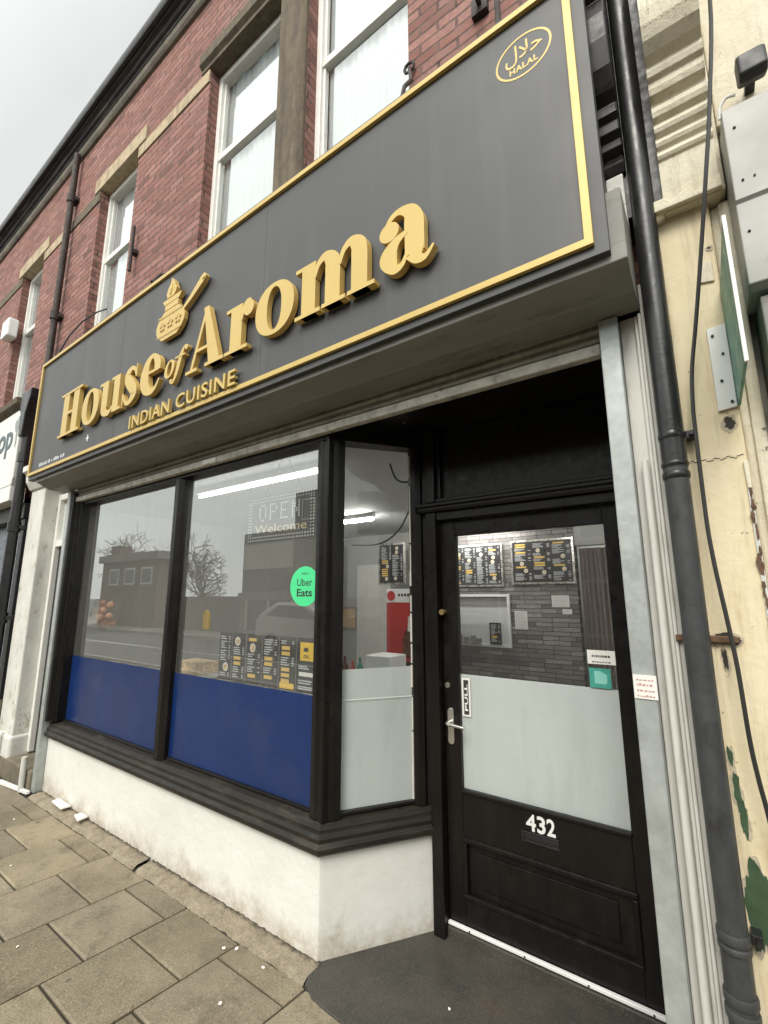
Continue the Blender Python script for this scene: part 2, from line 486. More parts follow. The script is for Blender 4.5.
def m_cream2():
    t = NT('flaking_cream_paint')
    k = t.ramp(t.noise(5, 7, 0.65), [(0.3, (0.66, 0.60, 0.45)), (0.7, (0.78, 0.73, 0.59))])
    k = t.mix(t.rng(t.noise(10, 6, 0.7, stretch=(4, 4, 0.4)), 0.52, 0.8, 0, 0.6), k, (0.30, 0.25, 0.17))
    k = t.mix(t.rng(t.noise(30, 8, 0.78), 0.62, 0.67, 0, 0.95), k, (0.08, 0.065, 0.05))
    t.col(k)
    t.rough(0.7)
    t.bump(t.noise(30, 7, 0.7), 0.6, 0.008)
    return t.m


M['cream2'] = m_cream2()


def m_white_flake():
    t = NT('flaking_white_paint')
    k = t.ramp(t.noise(5, 7, 0.65), [(0.3, (0.58, 0.575, 0.53)), (0.7, (0.72, 0.71, 0.66))])
    k = t.mix(t.rng(t.noise(9, 8, 0.78, stretch=(1, 1, 0.6)), 0.57, 0.62, 0, 0.85), k, (0.36, 0.33, 0.27))
    t.col(k)
    t.rough(0.7)
    t.bump(t.noise(14, 8, 0.7), 0.5, 0.012)
    return t.m


M['white_flake'] = m_white_flake()


def m_split_face():
    """grey split-face stone wallpaper behind the counter"""
    t = NT('split_face_stone')
    x = t.xyz()
    v = t.comb(x['X'], x['Z'], 0.0)
    b = t.n.new('ShaderNodeTexBrick')
    b.offset = 0.37
    b.squash = 0.6
    b.squash_frequency = 3
    for k, w in (('Scale', 1), ('Brick Width', 0.30), ('Row Height', 0.05), ('Mortar Size', 0.004), ('Bias', 0)):
        b.inputs[k].default_value = w
    b.inputs['Color1'].default_value = (0, 0, 0, 1)
    b.inputs['Color2'].default_value = (1, 1, 1, 1)
    t.l.new(v, b.inputs['Vector'])
    k = t.ramp(b.outputs['Color'], [(0.0, (0.13, 0.117, 0.113)), (0.5, (0.25, 0.228, 0.22)), (1.0, (0.40, 0.37, 0.355))])
    k = t.mix(t.rng(t.noise(16, 7, 0.75, stretch=(0.6, 1, 3)), 0.35, 0.7, 0, 0.7), k, (0.07, 0.062, 0.06))
    t.col(t.mix(b.outputs['Fac'], k, (0.025, 0.024, 0.023)))
    t.rough(0.6)
    t.bump(t.noise(30, 6, 0.7), 0.4, 0.01)
    return t.m


M['split'] = m_split_face()


def m_pattern():
    t = NT('patterned_blind')
    v = t.n.new('ShaderNodeTexVoronoi'); v.inputs['Scale'].default_value = 26
    t.l.new(t.obj, v.inputs['Vector'])
    t.col(t.ramp(v.outputs['Distance'], [(0.25, (0.025, 0.03, 0.04)), (0.5, (0.12, 0.14, 0.17))]))
    t.rough(0.4)
    return t.m


M['pattern'] = m_pattern()


# ------------------------------------------------------------------ geometry helpers (all in metres, world axes)
class MB:
    def __init__(s):
        s.v, s.f = [], []

    def add(s, vs, fs):
        o = len(s.v)
        s.v += [tuple(p) for p in vs]
        s.f += [tuple(i+o for i in f) for f in fs]
        return s

    def box(s, x0, x1, y0, y1, z0, z1):
        vs = [(x, y, z) for z in (z0, z1) for y in (y0, y1) for x in (x0, x1)]
        return s.add(vs, [(0, 2, 3, 1), (4, 5, 7, 6), (0, 1, 5, 4), (1, 3, 7, 5), (3, 2, 6, 7), (2, 0, 4, 6)])

    def quad(s, *p):
        return s.add(p, [tuple(range(len(p)))])

    def prism(s, poly, axis, a, b):
        """extrude a 2-D polygon: axis x -> (y,z), y -> (x,z), z -> (x,y)"""
        ins = {'x': lambda p, t: (t, p[0], p[1]), 'y': lambda p, t: (p[0], t, p[1]), 'z': lambda p, t: (p[0], p[1], t)}[axis]
        n = len(poly)
        vs = [ins(p, a) for p in poly] + [ins(p, b) for p in poly]
        fs = [tuple(range(n))[::-1], tuple(range(n, 2*n))] + [(i, (i+1) % n, n+(i+1) % n, n+i) for i in range(n)]
        return s.add(vs, fs)

    def tube(s, path, r, n=10, cap=True):
        P = [Vector(p) for p in path]
        rs = r if isinstance(r, (list, tuple)) else [r]*len(P)
        prev = None
        rings = []
        for i, p in enumerate(P):
            d = (P[min(i+1, len(P)-1)] - P[max(i-1, 0)]).normalized()
            if prev is None:
                a = d.orthogonal().normalized()
            else:
                a = (prev - d*prev.dot(d)).normalized()
            prev = a
            b = d.cross(a)
            rings.append([p + (a*math.cos(2*math.pi*k/n) + b*math.sin(2*math.pi*k/n))*rs[i] for k in range(n)])
        vs = [q for rg in rings for q in rg]
        fs = [(i*n+k, i*n+(k+1) % n, (i+1)*n+(k+1) % n, (i+1)*n+k) for i in range(len(P)-1) for k in range(n)]
        if cap:
            fs += [tuple(range(n))[::-1], tuple(range((len(P)-1)*n, len(P)*n))]
        return s.add(vs, fs)

    def sphere(s, c, rx, ry=None, rz=None, nu=12, nv=8):
        ry = ry or rx; rz = rz or rx
        vs = [(c[0], c[1], c[2]-rz)]
        for j in range(1, nv):
            t = math.pi*j/nv - math.pi/2
            for i in range(nu):
                a = 2*math.pi*i/nu
                vs.append((c[0]+rx*math.cos(t)*math.cos(a), c[1]+ry*math.cos(t)*math.sin(a), c[2]+rz*math.sin(t)))
        vs.append((c[0], c[1], c[2]+rz))
        fs = [(0, 1+(i+1) % nu, 1+i) for i in range(nu)]
        for j in range(nv-2):
            fs += [(1+j*nu+i, 1+j*nu+(i+1) % nu, 1+(j+1)*nu+(i+1) % nu, 1+(j+1)*nu+i) for i in range(nu)]
        L = len(vs)-1
        fs += [(L, 1+(nv-2)*nu+i, 1+(nv-2)*nu+(i+1) % nu) for i in range(nu)]
        return s.add(vs, fs)

    def sweep(s, path, prof, closed=True):
        """path: plan points (x,y); prof: (out, z), out is to the right-hand side of travel; mitred"""
        n = len(prof)
        P = [Vector(p) for p in path]
        for i, p in enumerate(P):
            def nrm(a, b):
                d = (b-a).normalized()
                return Vector((d.y, -d.x))
            if i == 0:
                off = nrm(P[0], P[1])
            elif i == len(P)-1:
                off = nrm(P[-2], P[-1])
            else:
                n1, n2 = nrm(P[i-1], p), nrm(p, P[i+1])
                off = (n1+n2).normalized()
                off /= off.dot(n1)
            s.v += [(p.x+off.x*o, p.y+off.y*o, z) for o, z in prof]
        b = len(s.v)-n*len(P)
        for i in range(len(P)-1):
            for k in range(n if closed else n-1):
                s.f.append((b+i*n+k, b+i*n+(k+1) % n, b+(i+1)*n+(k+1) % n, b+(i+1)*n+k))
        s.f.append(tuple(b+k for k in range(n))[::-1])
        s.f.append(tuple(b+(len(P)-1)*n+k for k in range(n)))
        return s

    def build(s, name, mat, parent=None, bevel=0, smooth=False, seg=2):
        me = bpy.data.meshes.new(name)
        me.from_pydata(s.v, [], s.f)
        bm = bmesh.new(); bm.from_mesh(me)
        bmesh.ops.recalc_face_normals(bm, faces=bm.faces)
        bm.to_mesh(me); bm.free()
        mats = mat if isinstance(mat, list) else [mat]
        for k in mats:
            me.materials.append(M[k] if isinstance(k, str) else k)
        o = bpy.data.objects.new(name, me)
        COL.objects.link(o)
        if parent is not None:
            attach(o, parent)
        if bevel:
            b = o.modifiers.new('bevel', 'BEVEL')
            b.width = bevel; b.segments = seg; b.limit_method = 'ANGLE'; b.angle_limit = R(40)
        if smooth:
            for p in me.polygons:
                p.use_smooth = True
            me.set_sharp_from_angle(angle=R(38))
        return o


BASE = {}


def world_loc(o):
    return BASE.get(o.name, Vector((0, 0, 0)))


def attach(o, parent):
    o.parent = parent
    o.matrix_parent_inverse = Matrix.Translation(-world_loc(parent))


def tag(o, label, cat, group=None):
    o['label'] = label
    o['category'] = cat
    if group:
        o['group'] = group
    return o


def thing(name, label, cat, loc, group=None):
    o = bpy.data.objects.new(name, None)
    COL.objects.link(o)
    o.location = loc
    o.empty_display_size = 0.1
    BASE[o.name] = Vector(loc)
    return tag(o, label, cat, group)


def struct(o):
    o['kind'] = 'structure'
    return o


def copy_thing(o, dloc, label=None, loc=None):
    c = o.copy(); COL.objects.link(c)
    c.location = Vector(o.location)+Vector(dloc) if loc is None else loc
    if label:
        c['label'] = label
    for ch in o.children:
        d = ch.copy(); COL.objects.link(d); d.parent = c
        for g in ch.children:
            e = g.copy(); COL.objects.link(e); e.parent = d
    return c


def text(mb, body, x, z, y, h, depth=0.001, bold=0.0, width=None, align='LEFT', shear=0.0, sx=1.0, rot=0.0, face='front', track=1.0):
    """lettering in a facade plane (facing -y): cap height about h, lower left at (x, z)"""
    c = bpy.data.curves.new('t', 'FONT')
    c.body = body
    c.size = h/0.727
    c.extrude = depth/2
    c.offset = bold*h
    c.shear = shear
    c.resolution_u = 3
    c.space_character = track
    o = bpy.data.objects.new('t', c)
    me = bpy.data.meshes.new_from_object(o)
    xs = [v.co.x for v in me.vertices]
    w0, w1 = min(xs), max(xs)
    k = sx
    if width:
        k = width/(w1-w0)
    vs = []
    ca, sa = math.cos(rot), math.sin(rot)
    for v in me.vertices:
        px = (v.co.x-w0)*k
        if align == 'CENTER':
            px -= (w1-w0)*k/2
        pz = v.co.y
        px, pz = px*ca-pz*sa, px*sa+pz*ca
        if face == 'front':
            vs.append((x+px, y-v.co.z-depth/2, z+pz))
        else:                                   # lies in the x = const plane, facing -x
            vs.append((y-v.co.z-depth/2, x-px, z+pz))
    mb.add(vs, [tuple(p.vertices) for p in me.polygons])
    bpy.data.objects.remove(o); bpy.data.curves.remove(c); bpy.data.meshes.remove(me)
    return mb


def wall_sheet(mb, x0, x1, z0, z1, y, ops, depth):
    """front wall face with openings (ox0, ox1, oz0, oz1) and their reveals going back by depth"""
    xs = sorted({x0, x1, *[o[0] for o in ops], *[o[1] for o in ops]})
    zs = sorted({z0, z1, *[o[2] for o in ops], *[o[3] for o in ops]})
    for i in range(len(xs)-1):
        for j in range(len(zs)-1):
            cx, cz = (xs[i]+xs[i+1])/2, (zs[j]+zs[j+1])/2
            if any(o[0] < cx < o[1] and o[2] < cz < o[3] for o in ops):
                continue
            mb.quad((xs[i], y, zs[j]), (xs[i+1], y, zs[j]), (xs[i+1], y, zs[j+1]), (xs[i], y, zs[j+1]))
    for a, b, c, d in ops:
        for p, q in (((a, c), (a, d)), ((a, d), (b, d)), ((b, d), (b, c)), ((b, c), (a, c))):
            mb.quad((p[0], y, p[1]), (q[0], y, q[1]), (q[0], y+depth, q[1]), (p[0], y+depth, p[1]))


# ================================================================== THE SETTING: ground
X_SHEAR = 0.11
YR = 1.56


def pave():
    rnd = random.Random(3)
    mb = MB()
    tones = []
    lines = [-1.505+0.4256*k for k in range(6, 0, -1)] + [-1.505, -1.928, -2.345, -2.752, -3.185, -3.633, -4.068] + [-4.068-0.43*k for k in range(1, 20)]
    for i in range(len(lines)-1):
        xb, xa = lines[i], lines[i+1]
        par = (i-6) % 2
        y1 = YR+0.005
        first = 1.458 if par == 0 else 1.298
        cuts = [y1]+[first-0.345*k for k in range(0, 11)]
        for a, b in zip(cuts, cuts[1:]):
            g = 0.0035+rnd.uniform(0, 0.0022)
            sk = lambda yy: (yy-YR)*X_SHEAR
            h = [rnd.uniform(-0.003, 0.0) for _ in range(4)]
            cor = [(xa+g+sk(b), b+g), (xb-g+sk(b), b+g), (xb-g+sk(a), a-g), (xa+g+sk(a), a-g)]
            cx = sum(c[0] for c in cor)/4; cy = sum(c[1] for c in cor)/4
            # a small chamfer ring makes worn edges
            top, mid = [], []
            for (x, y), hh in zip(cor, h):
                dx, dy = cx-x, cy-y
                L = math.hypot(dx, dy)
                top.append((x+dx/L*0.011, y+dy/L*0.011, hh))
                mid.append((x, y, hh-0.006))
            bot = [(x, y, -0.05) for x, y in cor]
            mb.add(top+mid+bot, [(0, 1, 2, 3)]+[(4+k, 4+(k+1) % 4, (k+1) % 4, k) for k in range(4)]+[(8+k, 8+(k+1) % 4, 4+(k+1) % 4, 4+k) for k in range(4)])
            tn = rnd.uniform(0.72, 1.12)
            tones += [(tn*rnd.uniform(0.97, 1.03), tn, tn*rnd.uniform(0.93, 1.03), 1)]*12
    o = mb.build('pavement', 'slab')
    ca = o.data.color_attributes.new('tone', 'FLOAT_COLOR', 'POINT')
    for k, c in enumerate(tones):
        ca.data[k].color = c
    struct(o)


pave()
g = MB().box(-60, 40, -2.32, 1.67, -0.3, -0.014).build('pavement_bed', 'joint'); struct(g)
g = MB().box(-60, 40, -2.45, -2.325, -0.3, -0.004).build('kerb', 'kerb', bevel=0.015); struct(g)
g = MB().quad((-400, -400, -0.13), (400, -400, -0.13), (400, 400, -0.13), (-400, 400, -0.13)).build('ground', 'road'); struct(g)
g = MB().box(-60, 40, -12, -7.6, -0.3, -0.01).build('far_pavement', 'kerb'); struct(g)
g = MB().box(-60, 40, -4.95, -4.85, -0.129, -0.126).build('road_line', 'white_paint'); struct(g)

# black asphalt in the doorway
asp = [(-1.60, 1.70), (-1.548, 1.672), (-1.537, 1.62), (-1.515, 1.572), (-1.45, 1.540), (-1.36, 1.529), (-1.25, 1.524), (-0.9, 1.52), (-0.2, 1.50), (0.4, 1.49), (3.4, 1.49), (3.4, 2.2), (-1.60, 2.2)]
mb = MB(); mb.prism(asp, 'z', -0.05, 0.006); struct(mb.build('entrance_asphalt', 'asphalt', bevel=0.004))
# crumbly mortar fillet along the foot of the stallriser
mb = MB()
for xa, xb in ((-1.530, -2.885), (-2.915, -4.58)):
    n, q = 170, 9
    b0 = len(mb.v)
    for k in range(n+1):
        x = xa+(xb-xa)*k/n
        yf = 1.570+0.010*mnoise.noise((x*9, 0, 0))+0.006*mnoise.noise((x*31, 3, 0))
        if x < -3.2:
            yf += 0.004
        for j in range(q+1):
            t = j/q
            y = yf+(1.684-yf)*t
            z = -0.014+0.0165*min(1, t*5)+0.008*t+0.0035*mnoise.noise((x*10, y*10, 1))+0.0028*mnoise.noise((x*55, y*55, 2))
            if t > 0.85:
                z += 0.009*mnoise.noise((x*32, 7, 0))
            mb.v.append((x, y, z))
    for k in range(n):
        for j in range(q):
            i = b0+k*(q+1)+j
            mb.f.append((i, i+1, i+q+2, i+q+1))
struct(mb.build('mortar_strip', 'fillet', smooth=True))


# ================================================================== BRICK TERRACE
WY = 1.72
bt = thing('terrace_building', 'red brick terrace with sooty cornice and white sash windows above the black and gold sign', 'building', (-3, WY, 2.6))
OPS = [(-3.036, -2.12, 3.9, 6.06), (-1.845, -1.045, 3.9, 6.06), (-5.09, -4.25, 3.9, 6.06), (-7.50, -6.70, 3.9, 6.06)]
mb = MB(); wall_sheet(mb, -16, -0.03, 2.62, 7.0, WY, OPS, 0.14)
mb.build('brick_wall', 'brick', bt)
mb = MB()
mb.quad((-16, 9, 0), (-0.03, 9, 0), (-0.03, 9, 7.2), (-16, 9, 7.2))
mb.quad((-0.03, WY, 2.62), (-0.03, 9, 2.62), (-0.03, 9, 7.2), (-0.03, WY, 7.2))
mb.quad((-16, WY, 0), (-16, 9, 0), (-16, 9, 7.2), (-16, WY, 7.2))
mb.build('side_and_back_walls', 'brick_brown', bt)
mb = MB(); mb.prism([(1.60, 7.17), (1.60, 7.20), (5.4, 9.2), (9.1, 7.20), (9.1, 7.17)], 'x', -16, -0.03)
mb.build('roof', 'slate', bt)
mb = MB().box(-16, -0.03, 1.80, 9, 2.52, 2.6); mb.build('first_floor', 'dark_room', bt)
prof = [(1.725, 6.99), (1.66, 6.99), (1.655, 7.02), (1.63, 7.03), (1.62, 7.06), (1.585, 7.07), (1.585, 7.095), (1.57, 7.10), (1.725, 7.165)]
mb = MB(); mb.prism(prof, 'x', -16, -0.03); mb.build('cornice', 'cornice', bt, bevel=0.004)
mb = MB(); mb.prism([(1.7225, 6.905), (1.695, 6.91), (1.675, 6.935), (1.67, 6.955), (1.665, 6.985), (1.7225, 6.985)], 'x', -16, -0.03)
mb.build('cornice_mould', 'cornice_light', bt, bevel=0.003)
mb = MB(); mb.prism([(1.568, 7.085), (1.545, 7.09), (1.53, 7.11), (1.527, 7.16), (1.533, 7.162), (1.545, 7.12), (1.568, 7.10)], 'x', -16, -0.03)
mb.build('gutter', 'black_iron', bt, smooth=True)
# lintels, bands, mullion
for (a, b, mat, pr) in ((-3.15, -0.95, 'stone_dark', 0.05), (-5.22, -4.10, 'stone', 0.022), (-7.63, -6.56, 'stone', 0.022)):
    mb = MB()
    if pr > 0.03:
        mb.prism([(WY+0.139, 6.034), (WY-0.02, 6.034), (WY-0.02, 6.07), (WY-0.05, 6.10), (WY-0.05, 6.20), (WY-0.03, 6.245), (WY+0.003, 6.255), (WY+0.003, 6.25), (WY+0.139, 6.25)], 'x', a, b)
    else:
        mb.box(a, b, WY-pr, WY+0.139, 6.034, 6.205)
    mb.build('lintel', mat, bt, bevel=0.006)
for (a, b, mat) in ((-4.246, -3.04, 'stone'), (-6.03, -5.094, 'stone_dark'), (-6.696, -6.03, 'stone'), (-8.6, -7.504, 'stone_dark')):
    mb = MB().box(a, b, WY-0.012, WY+0.003, 5.90, 6.031); mb.build('stone_band', mat, bt, bevel=0.004)
mb = MB(); mb.prism([(-2.118, WY+0.137), (-2.118, WY-0.02), (-2.09, WY-0.045), (-1.875, WY-0.045), (-1.847, WY-0.02), (-1.847, WY+0.137)], 'z', 3.9, 6.0335)
mb.build('stone_mullion', 'stone_dark', bt, bevel=0.008)
for a, b in ((-3.16, -0.95), (-5.2, -4.14), (-7.6, -6.6)):
    mb = MB().box(a, b, WY-0.06, WY+0.135, 3.80, 3.897); mb.build('window_sill', 'stone_dark', bt, bevel=0.006)


def sash(a, b, zt):
    """white sash window with two lights, glass, net curtain"""
    y = WY+0.085
    mb = MB()
    fw_ = 0.045
    zm = 5.19
    mb.box(a, a+fw_, y, y+0.08, 3.9, zt); mb.box(b-fw_, b, y, y+0.08, 3.9, zt)
    mb.box(a+fw_, b-fw_, y, y+0.08, zt-0.06, zt); mb.box(a+fw_, b-fw_, y, y+0.08, 3.9, 3.96)
    f = mb.build('window', 'white_frame', bt, bevel=0.005)
    mb = MB()
    mb.box(a+fw_, b-fw_, y+0.012, y+0.06, zm-0.045, zm-0.004); mb.box(a+fw_, b-fw_, y+0.022, y+0.07, zm, zm+0.035)
    # sash stiles
    for x in (a+fw_, b-fw_-0.018):
        mb.box(x, x+0.018, y+0.024, y+0.05, 3.96, zm-0.045); mb.box(x, x+0.018, y+0.03, y+0.05, zm+0.035, zt-0.06)
    s_ = mb.build('meeting_rail', 'white_frame', f, bevel=0.004)
    mb = MB()
    mb.quad((a+fw_, y+0.04, 3.96), (b-fw_, y+0.04, 3.96), (b-fw_, y+0.04, zt-0.06), (a+fw_, y+0.04, zt-0.06))
    mb.build('pane', 'glass_up', f)
    mb = MB()
    n = 90
    rr = random.Random(int(a*100))
    ph = rr.uniform(0, 6)
    pts = []
    for k in range(n+1):
        x = a+0.048+(b-a-0.07)*k/n
        pts.append((x, y+0.075+0.005*math.sin(k*0.85+ph+0.6*math.sin(k*0.17))+0.006*math.sin(k*0.23+1.3*ph)))
    vs = [(x, yy, z) for z in (3.9, 6.0) for x, yy in pts]
    mb.add(vs, [(k, k+1, n+2+k, n+1+k) for k in range(n)])
    mb.build('net_curtain', 'curtain', f, smooth=True)


for a, b, c, d in OPS:
    sash(a, b, 6.033)
mb = MB()
mb.quad((-16, 2.75, 2.7), (-0.05, 2.75, 2.7), (-0.05, 2.75, 7.1), (-16, 2.75, 7.1))
mb.build('room_partition', 'dark_room', bt)


# downpipe on the brick
dp = thing('drain_pipe', 'thin dark rainwater pipe running down the brick between the two narrow sash windows', 'drainpipe', (-5.79, 1.655, 3.9))
mb = MB(); mb.tube([(-5.79, 1.655, 6.915), (-5.79, 1.655, 3.62), (-5.77, 1.60, 3.50)], 0.034, 12)
mb.build('pipe', 'iron_rust', dp, smooth=True)
for z in (6.28, 4.72):
    mb = MB(); mb.tube([(-5.79, 1.655, z-0.05), (-5.79, 1.655, z+0.05)], 0.046, 12); mb.box(-5.86, -5.72, 1.675, 1.72, z-0.02, z+0.02)
    mb.build('collar', 'iron_rust', dp, smooth=True)
ab = MB().box(-7.62, -7.36, 1.60, 1.719, 5.03, 5.30).build('alarm_box', 'white', bevel=0.02)
tag(ab, 'small pale alarm box on the brick left of the farthest sash window', 'alarm box')
mb = MB(); mb.tube([(-4.06, 1.67, 4.98), (-4.05, 1.665, 4.5)], 0.015, 10); mb.box(-4.09, -4.03, 1.68, 1.72, 4.7, 4.74)
tag(mb.build('pipe_stub', 'iron_rust', smooth=True), 'short dark pipe stub clipped to the brick at the right jamb of the narrow window', 'pipe')
mb = MB(); mb.tube([(-0.62, 1.72, 4.42), (-0.61, 1.62, 4.38), (-0.47, 1.50, 4.12), (-0.45, 1.44, 3.74)], 0.012, 8); mb.box(-0.66, -0.58, 1.69, 1.72, 4.36, 4.46)
tag(mb.build('stay_bracket', 'iron_rust', smooth=True), 'rusty iron stay holding the sign near its top right corner', 'bracket')
mb = MB(); mb.tube([(-1.03, 1.70, 4.37), (-0.97, 1.62, 4.15), (-0.95, 1.52, 3.98), (-0.93, 1.44, 3.73)], 0.010, 8); mb.tube([(-1.03+0.03*math.cos(t/8*6.28), 1.70, 4.37+0.03*math.sin(t/8*6.28)) for t in range(9)], 0.008, 6)
tag(mb.build('stay_bracket', 'iron_rust', smooth=True), 'thin rusty eye bolt stay by the right edge of the double window', 'bracket')
mb = MB(); mb.tube([(-3.42, 1.72, 4.22), (-3.38, 1.62, 4.12), (-3.28, 1.52, 3.95)], 0.012, 8)
tag(mb.build('stay_bracket', 'iron_rust', smooth=True), 'short iron stay poking out of the brick above the pot emblem', 'bracket')
mb = MB(); mb.tube([(-4.26, 1.60, 4.16), (-4.36, 1.56, 4.145), (-4.50, 1.50, 4.07), (-4.62, 1.45, 3.94), (-4.70, 1.42, 3.80), (-4.72, 1.42, 3.72)], 0.007, 6)
tag(mb.build('loose_wire', 'cable', smooth=True), 'loose black wire looping over the sign top under the narrow sash window', 'wire')

# ================================================================== SHOPFRONT
GY = 1.745
CX, CY = -1.548, 1.677                      # plinth corner
DX, DY = 0.5733, 0.8194                     # direction of the splayed side
NX, NY = -0.8194, 0.5733                    # inwards from the splayed side


def sp(s_, off=0.0):
    return (CX+DX*s_+NX*off, CY+DY*s_+NY*off)


sf = thing('shopfront', 'black timber shopfront with splayed corner window over a white stallriser', 'shopfront', (-2.4, CY, 0))
E_ = sp(0.574)
mb = MB(); mb.prism([(-4.603, CY), (CX, CY), E_, (E_[0]+NX*.16, E_[1]+NY*.16), (CX-0.1, CY+0.17), (-4.603, CY+0.17)], 'z', -0.06, 0.414)
mb.build('stallriser', 'stall', sf, bevel=0.006)
sill = [(-0.08, 0.417), (0.018, 0.417), (0.036, 0.432), (0.036, 0.452), (0.024, 0.462), (0.020, 0.468), (0.020, 0.486), (0.006, 0.496), (0.004, 0.506), (0.004, 0.516), (-0.02, 0.532), (-0.052, 0.540), (-0.08, 0.540)]
mb = MB(); mb.sweep([(-4.603, CY), (CX, CY), sp(0.60)], sill); mb.build('window_sill', 'black_dusty', sf, bevel=0.002)
# left jamb, stepped
mb = MB()
mb.prism([(-4.603, 1.632), (-4.565, 1.632), (-4.56, 1.655), (-4.53, 1.655), (-4.525, 1.675), (-4.49, 1.675), (-4.49, 1.80), (-4.603, 1.80)], 'z', 0.545, 2.46)
mb.build('window_jamb', 'black', sf, bevel=0.002)
mb = MB(); mb.prism([(-3.045, 1.79), (-3.045, 1.712), (-3.02, 1.700), (-3.0, 1.692), (-2.965, 1.692), (-2.945, 1.700), (-2.92, 1.712), (-2.92, 1.79)], 'z', 0.536, 2.46)
mb.build('mullion', 'black', sf, bevel=0.003)
mb = MB(); mb.prism([(-1.638, 1.79), (-1.638, 1.70), (-1.612, 1.694), (-1.60, 1.694), (-1.594, 1.70), (-1.575, 1.70), (-1.566, 1.690), (-1.552, 1.691), (-1.546, 1.704), (-1.540, 1.718), (-1.526, 1.738), (-1.507, 1.77), (-1.57, 1.82)], 'z', 0.536, 2.46)
mb.build('corner_post', 'black', sf, bevel=0.002)
# header above the glass
mb = MB(); mb.prism([(-4.603, 1.69), (-1.556, 1.69), (sp(0.60, .013)), (sp(0.60, .10)), (-1.62, 1.79), (-4.603, 1.79)], 'z', 2.365, 2.60)
mb.build('header', 'black', sf, bevel=0.002)
# glass beads at the foot
mb = MB(); mb.box(-4.49, -3.045, 1.725, 1.765, 0.541, 0.556); mb.box(-2.92, -1.638, 1.725, 1.765, 0.541, 0.556)
mb.build('glazing_bead', 'black', sf, bevel=0.004)
for a, b in ((-4.489, -3.046), (-2.919, -1.639)):
    p = MB().quad((a, GY, 0.557), (b, GY, 0.557), (b, GY, 2.364), (a, GY, 2.364)).build('display_window', 'glass', sf)
    MB().quad((a, GY-0.003, 0.557), (b, GY-0.003, 0.557), (b, GY-0.003, 1.062), (a, GY-0.003, 1.062)).build('vinyl_band', 'vinyl', p)
a, b = sp(0.10, 0.055), sp(0.482, 0.055)
p = MB().quad((*a, 0.557), (*b, 0.557), (*b, 2.364), (*a, 2.364)).build('side_window', 'glass_door', sf)
a2, b2 = sp(0.10, 0.061), sp(0.482, 0.061)
MB().quad((*a2, 0.557), (*b2, 0.557), (*b2, 1.19), (*a2, 1.19)).build('frosted_film', 'frost', p)
MB().quad((*sp(0.10, 0.0535), 1.046), (*sp(0.482, 0.0535), 1.041), (*sp(0.482, 0.0535), 1.045), (*sp(0.10, 0.0535), 1.050)).build('film_seam', 'white', p)
mb = MB()
for zz in (0.541,):
    mb.prism([sp(0.09, 0.035), sp(0.49, 0.035), sp(0.49, 0.08), sp(0.09, 0.08)], 'z', zz, 0.557)
mb.build('glazing_bead', 'black', sf, bevel=0.003)
# post between side window and door frame, with old pale sealant down its edge
mb = MB(); mb.prism([sp(0.482, 0.075), sp(0.482, 0.035), sp(0.497, 0.018), sp(0.530, 0.012), sp(0.545, 0.024), sp(0.56, 0.012), sp(0.585, 0.012), (-1.20, 2.22), (-1.26, 2.24)], 'z', 0.536, 2.46)
mb.build('corner_post', 'black', sf, bevel=0.002)
rnd = random.Random(2)
mb = MB()
z = 0.56
while z < 2.3:
    l = rnd.uniform(0.02, 0.16)
    w = rnd.uniform(0.002, 0.006)
    mb.prism([sp(0.480-w, 0.052), sp(0.4835, 0.052), sp(0.4835, 0.048), sp(0.480-w, 0.048)], 'z', z, z+l)
    z += l+rnd.choice((0.0, 0.0, 0.01, 0.05))
mb.build('sealant', 'chip', sf)
# recess: soffit, right return, transom panel, door frame
mb = MB(); mb.prism([(-1.55, 1.695), (-0.162, 1.695), (-0.162, 2.3), (-1.3, 2.3), (-1.22, 2.16)], 'z', 2.455, 2.60)
mb.build('recess_soffit', 'black', sf)
mb = MB().box(-0.222, -0.162, 1.705, 2.30, 0, 2.452); mb.build('recess_wall', 'black', sf, bevel=0.002)
mb = MB()
mb.box(-1.219, -1.160, 2.105, 2.23, 0.0, 1.99)
mb.box(-0.268, -0.225, 2.105, 2.23, 0.0, 1.99)
mb.box(-1.160, -0.268, 2.115, 2.23, 1.946, 1.99)
mb.build('door_frame', 'black', sf, bevel=0.004)
mb = MB(); mb.sweep([(-1.26, 2.105), (-0.225, 2.105)], [(-0.1, 1.992), (0.010, 1.992), (0.018, 2.005), (0.018, 2.014), (0.03, 2.02), (0.03, 2.034), (-0.01, 2.044), (-0.1, 2.044)])
mb.build('transom', 'black', sf, bevel=0.002)
mb = MB()
mb.box(-1.219, -1.165, 2.11, 2.2, 2.046, 2.452)
mb.box(-1.165, -0.225, 2.16, 2.2, 2.046, 2.452)
mb.box(-1.165, -0.225, 2.12, 2.158, 2.046, 2.066)
mb.box(-1.165, -1.14, 2.135, 2.158, 2.068, 2.452)
mb.build('transom_panel', 'black', sf, bevel=0.003)
mb = MB(); mb.box(-1.219, -0.225, 2.137, 2.30, -0.02, 0.048)
mb.build('threshold', 'asphalt', sf, bevel=0.006)

rnd = random.Random(31)
mb = MB()
z = 0.05
while z < 2.2:
    l = rnd.uniform(0.015, 0.12)
    mb.box(-0.2265-rnd.uniform(0, 0.0025), -0.2238, 1.6985, 1.7035, z, z+l)
    z += l+rnd.choice((0.002, 0.01, 0.06, 0.11))
mb.build('chipped_paint', 'chip', sf)

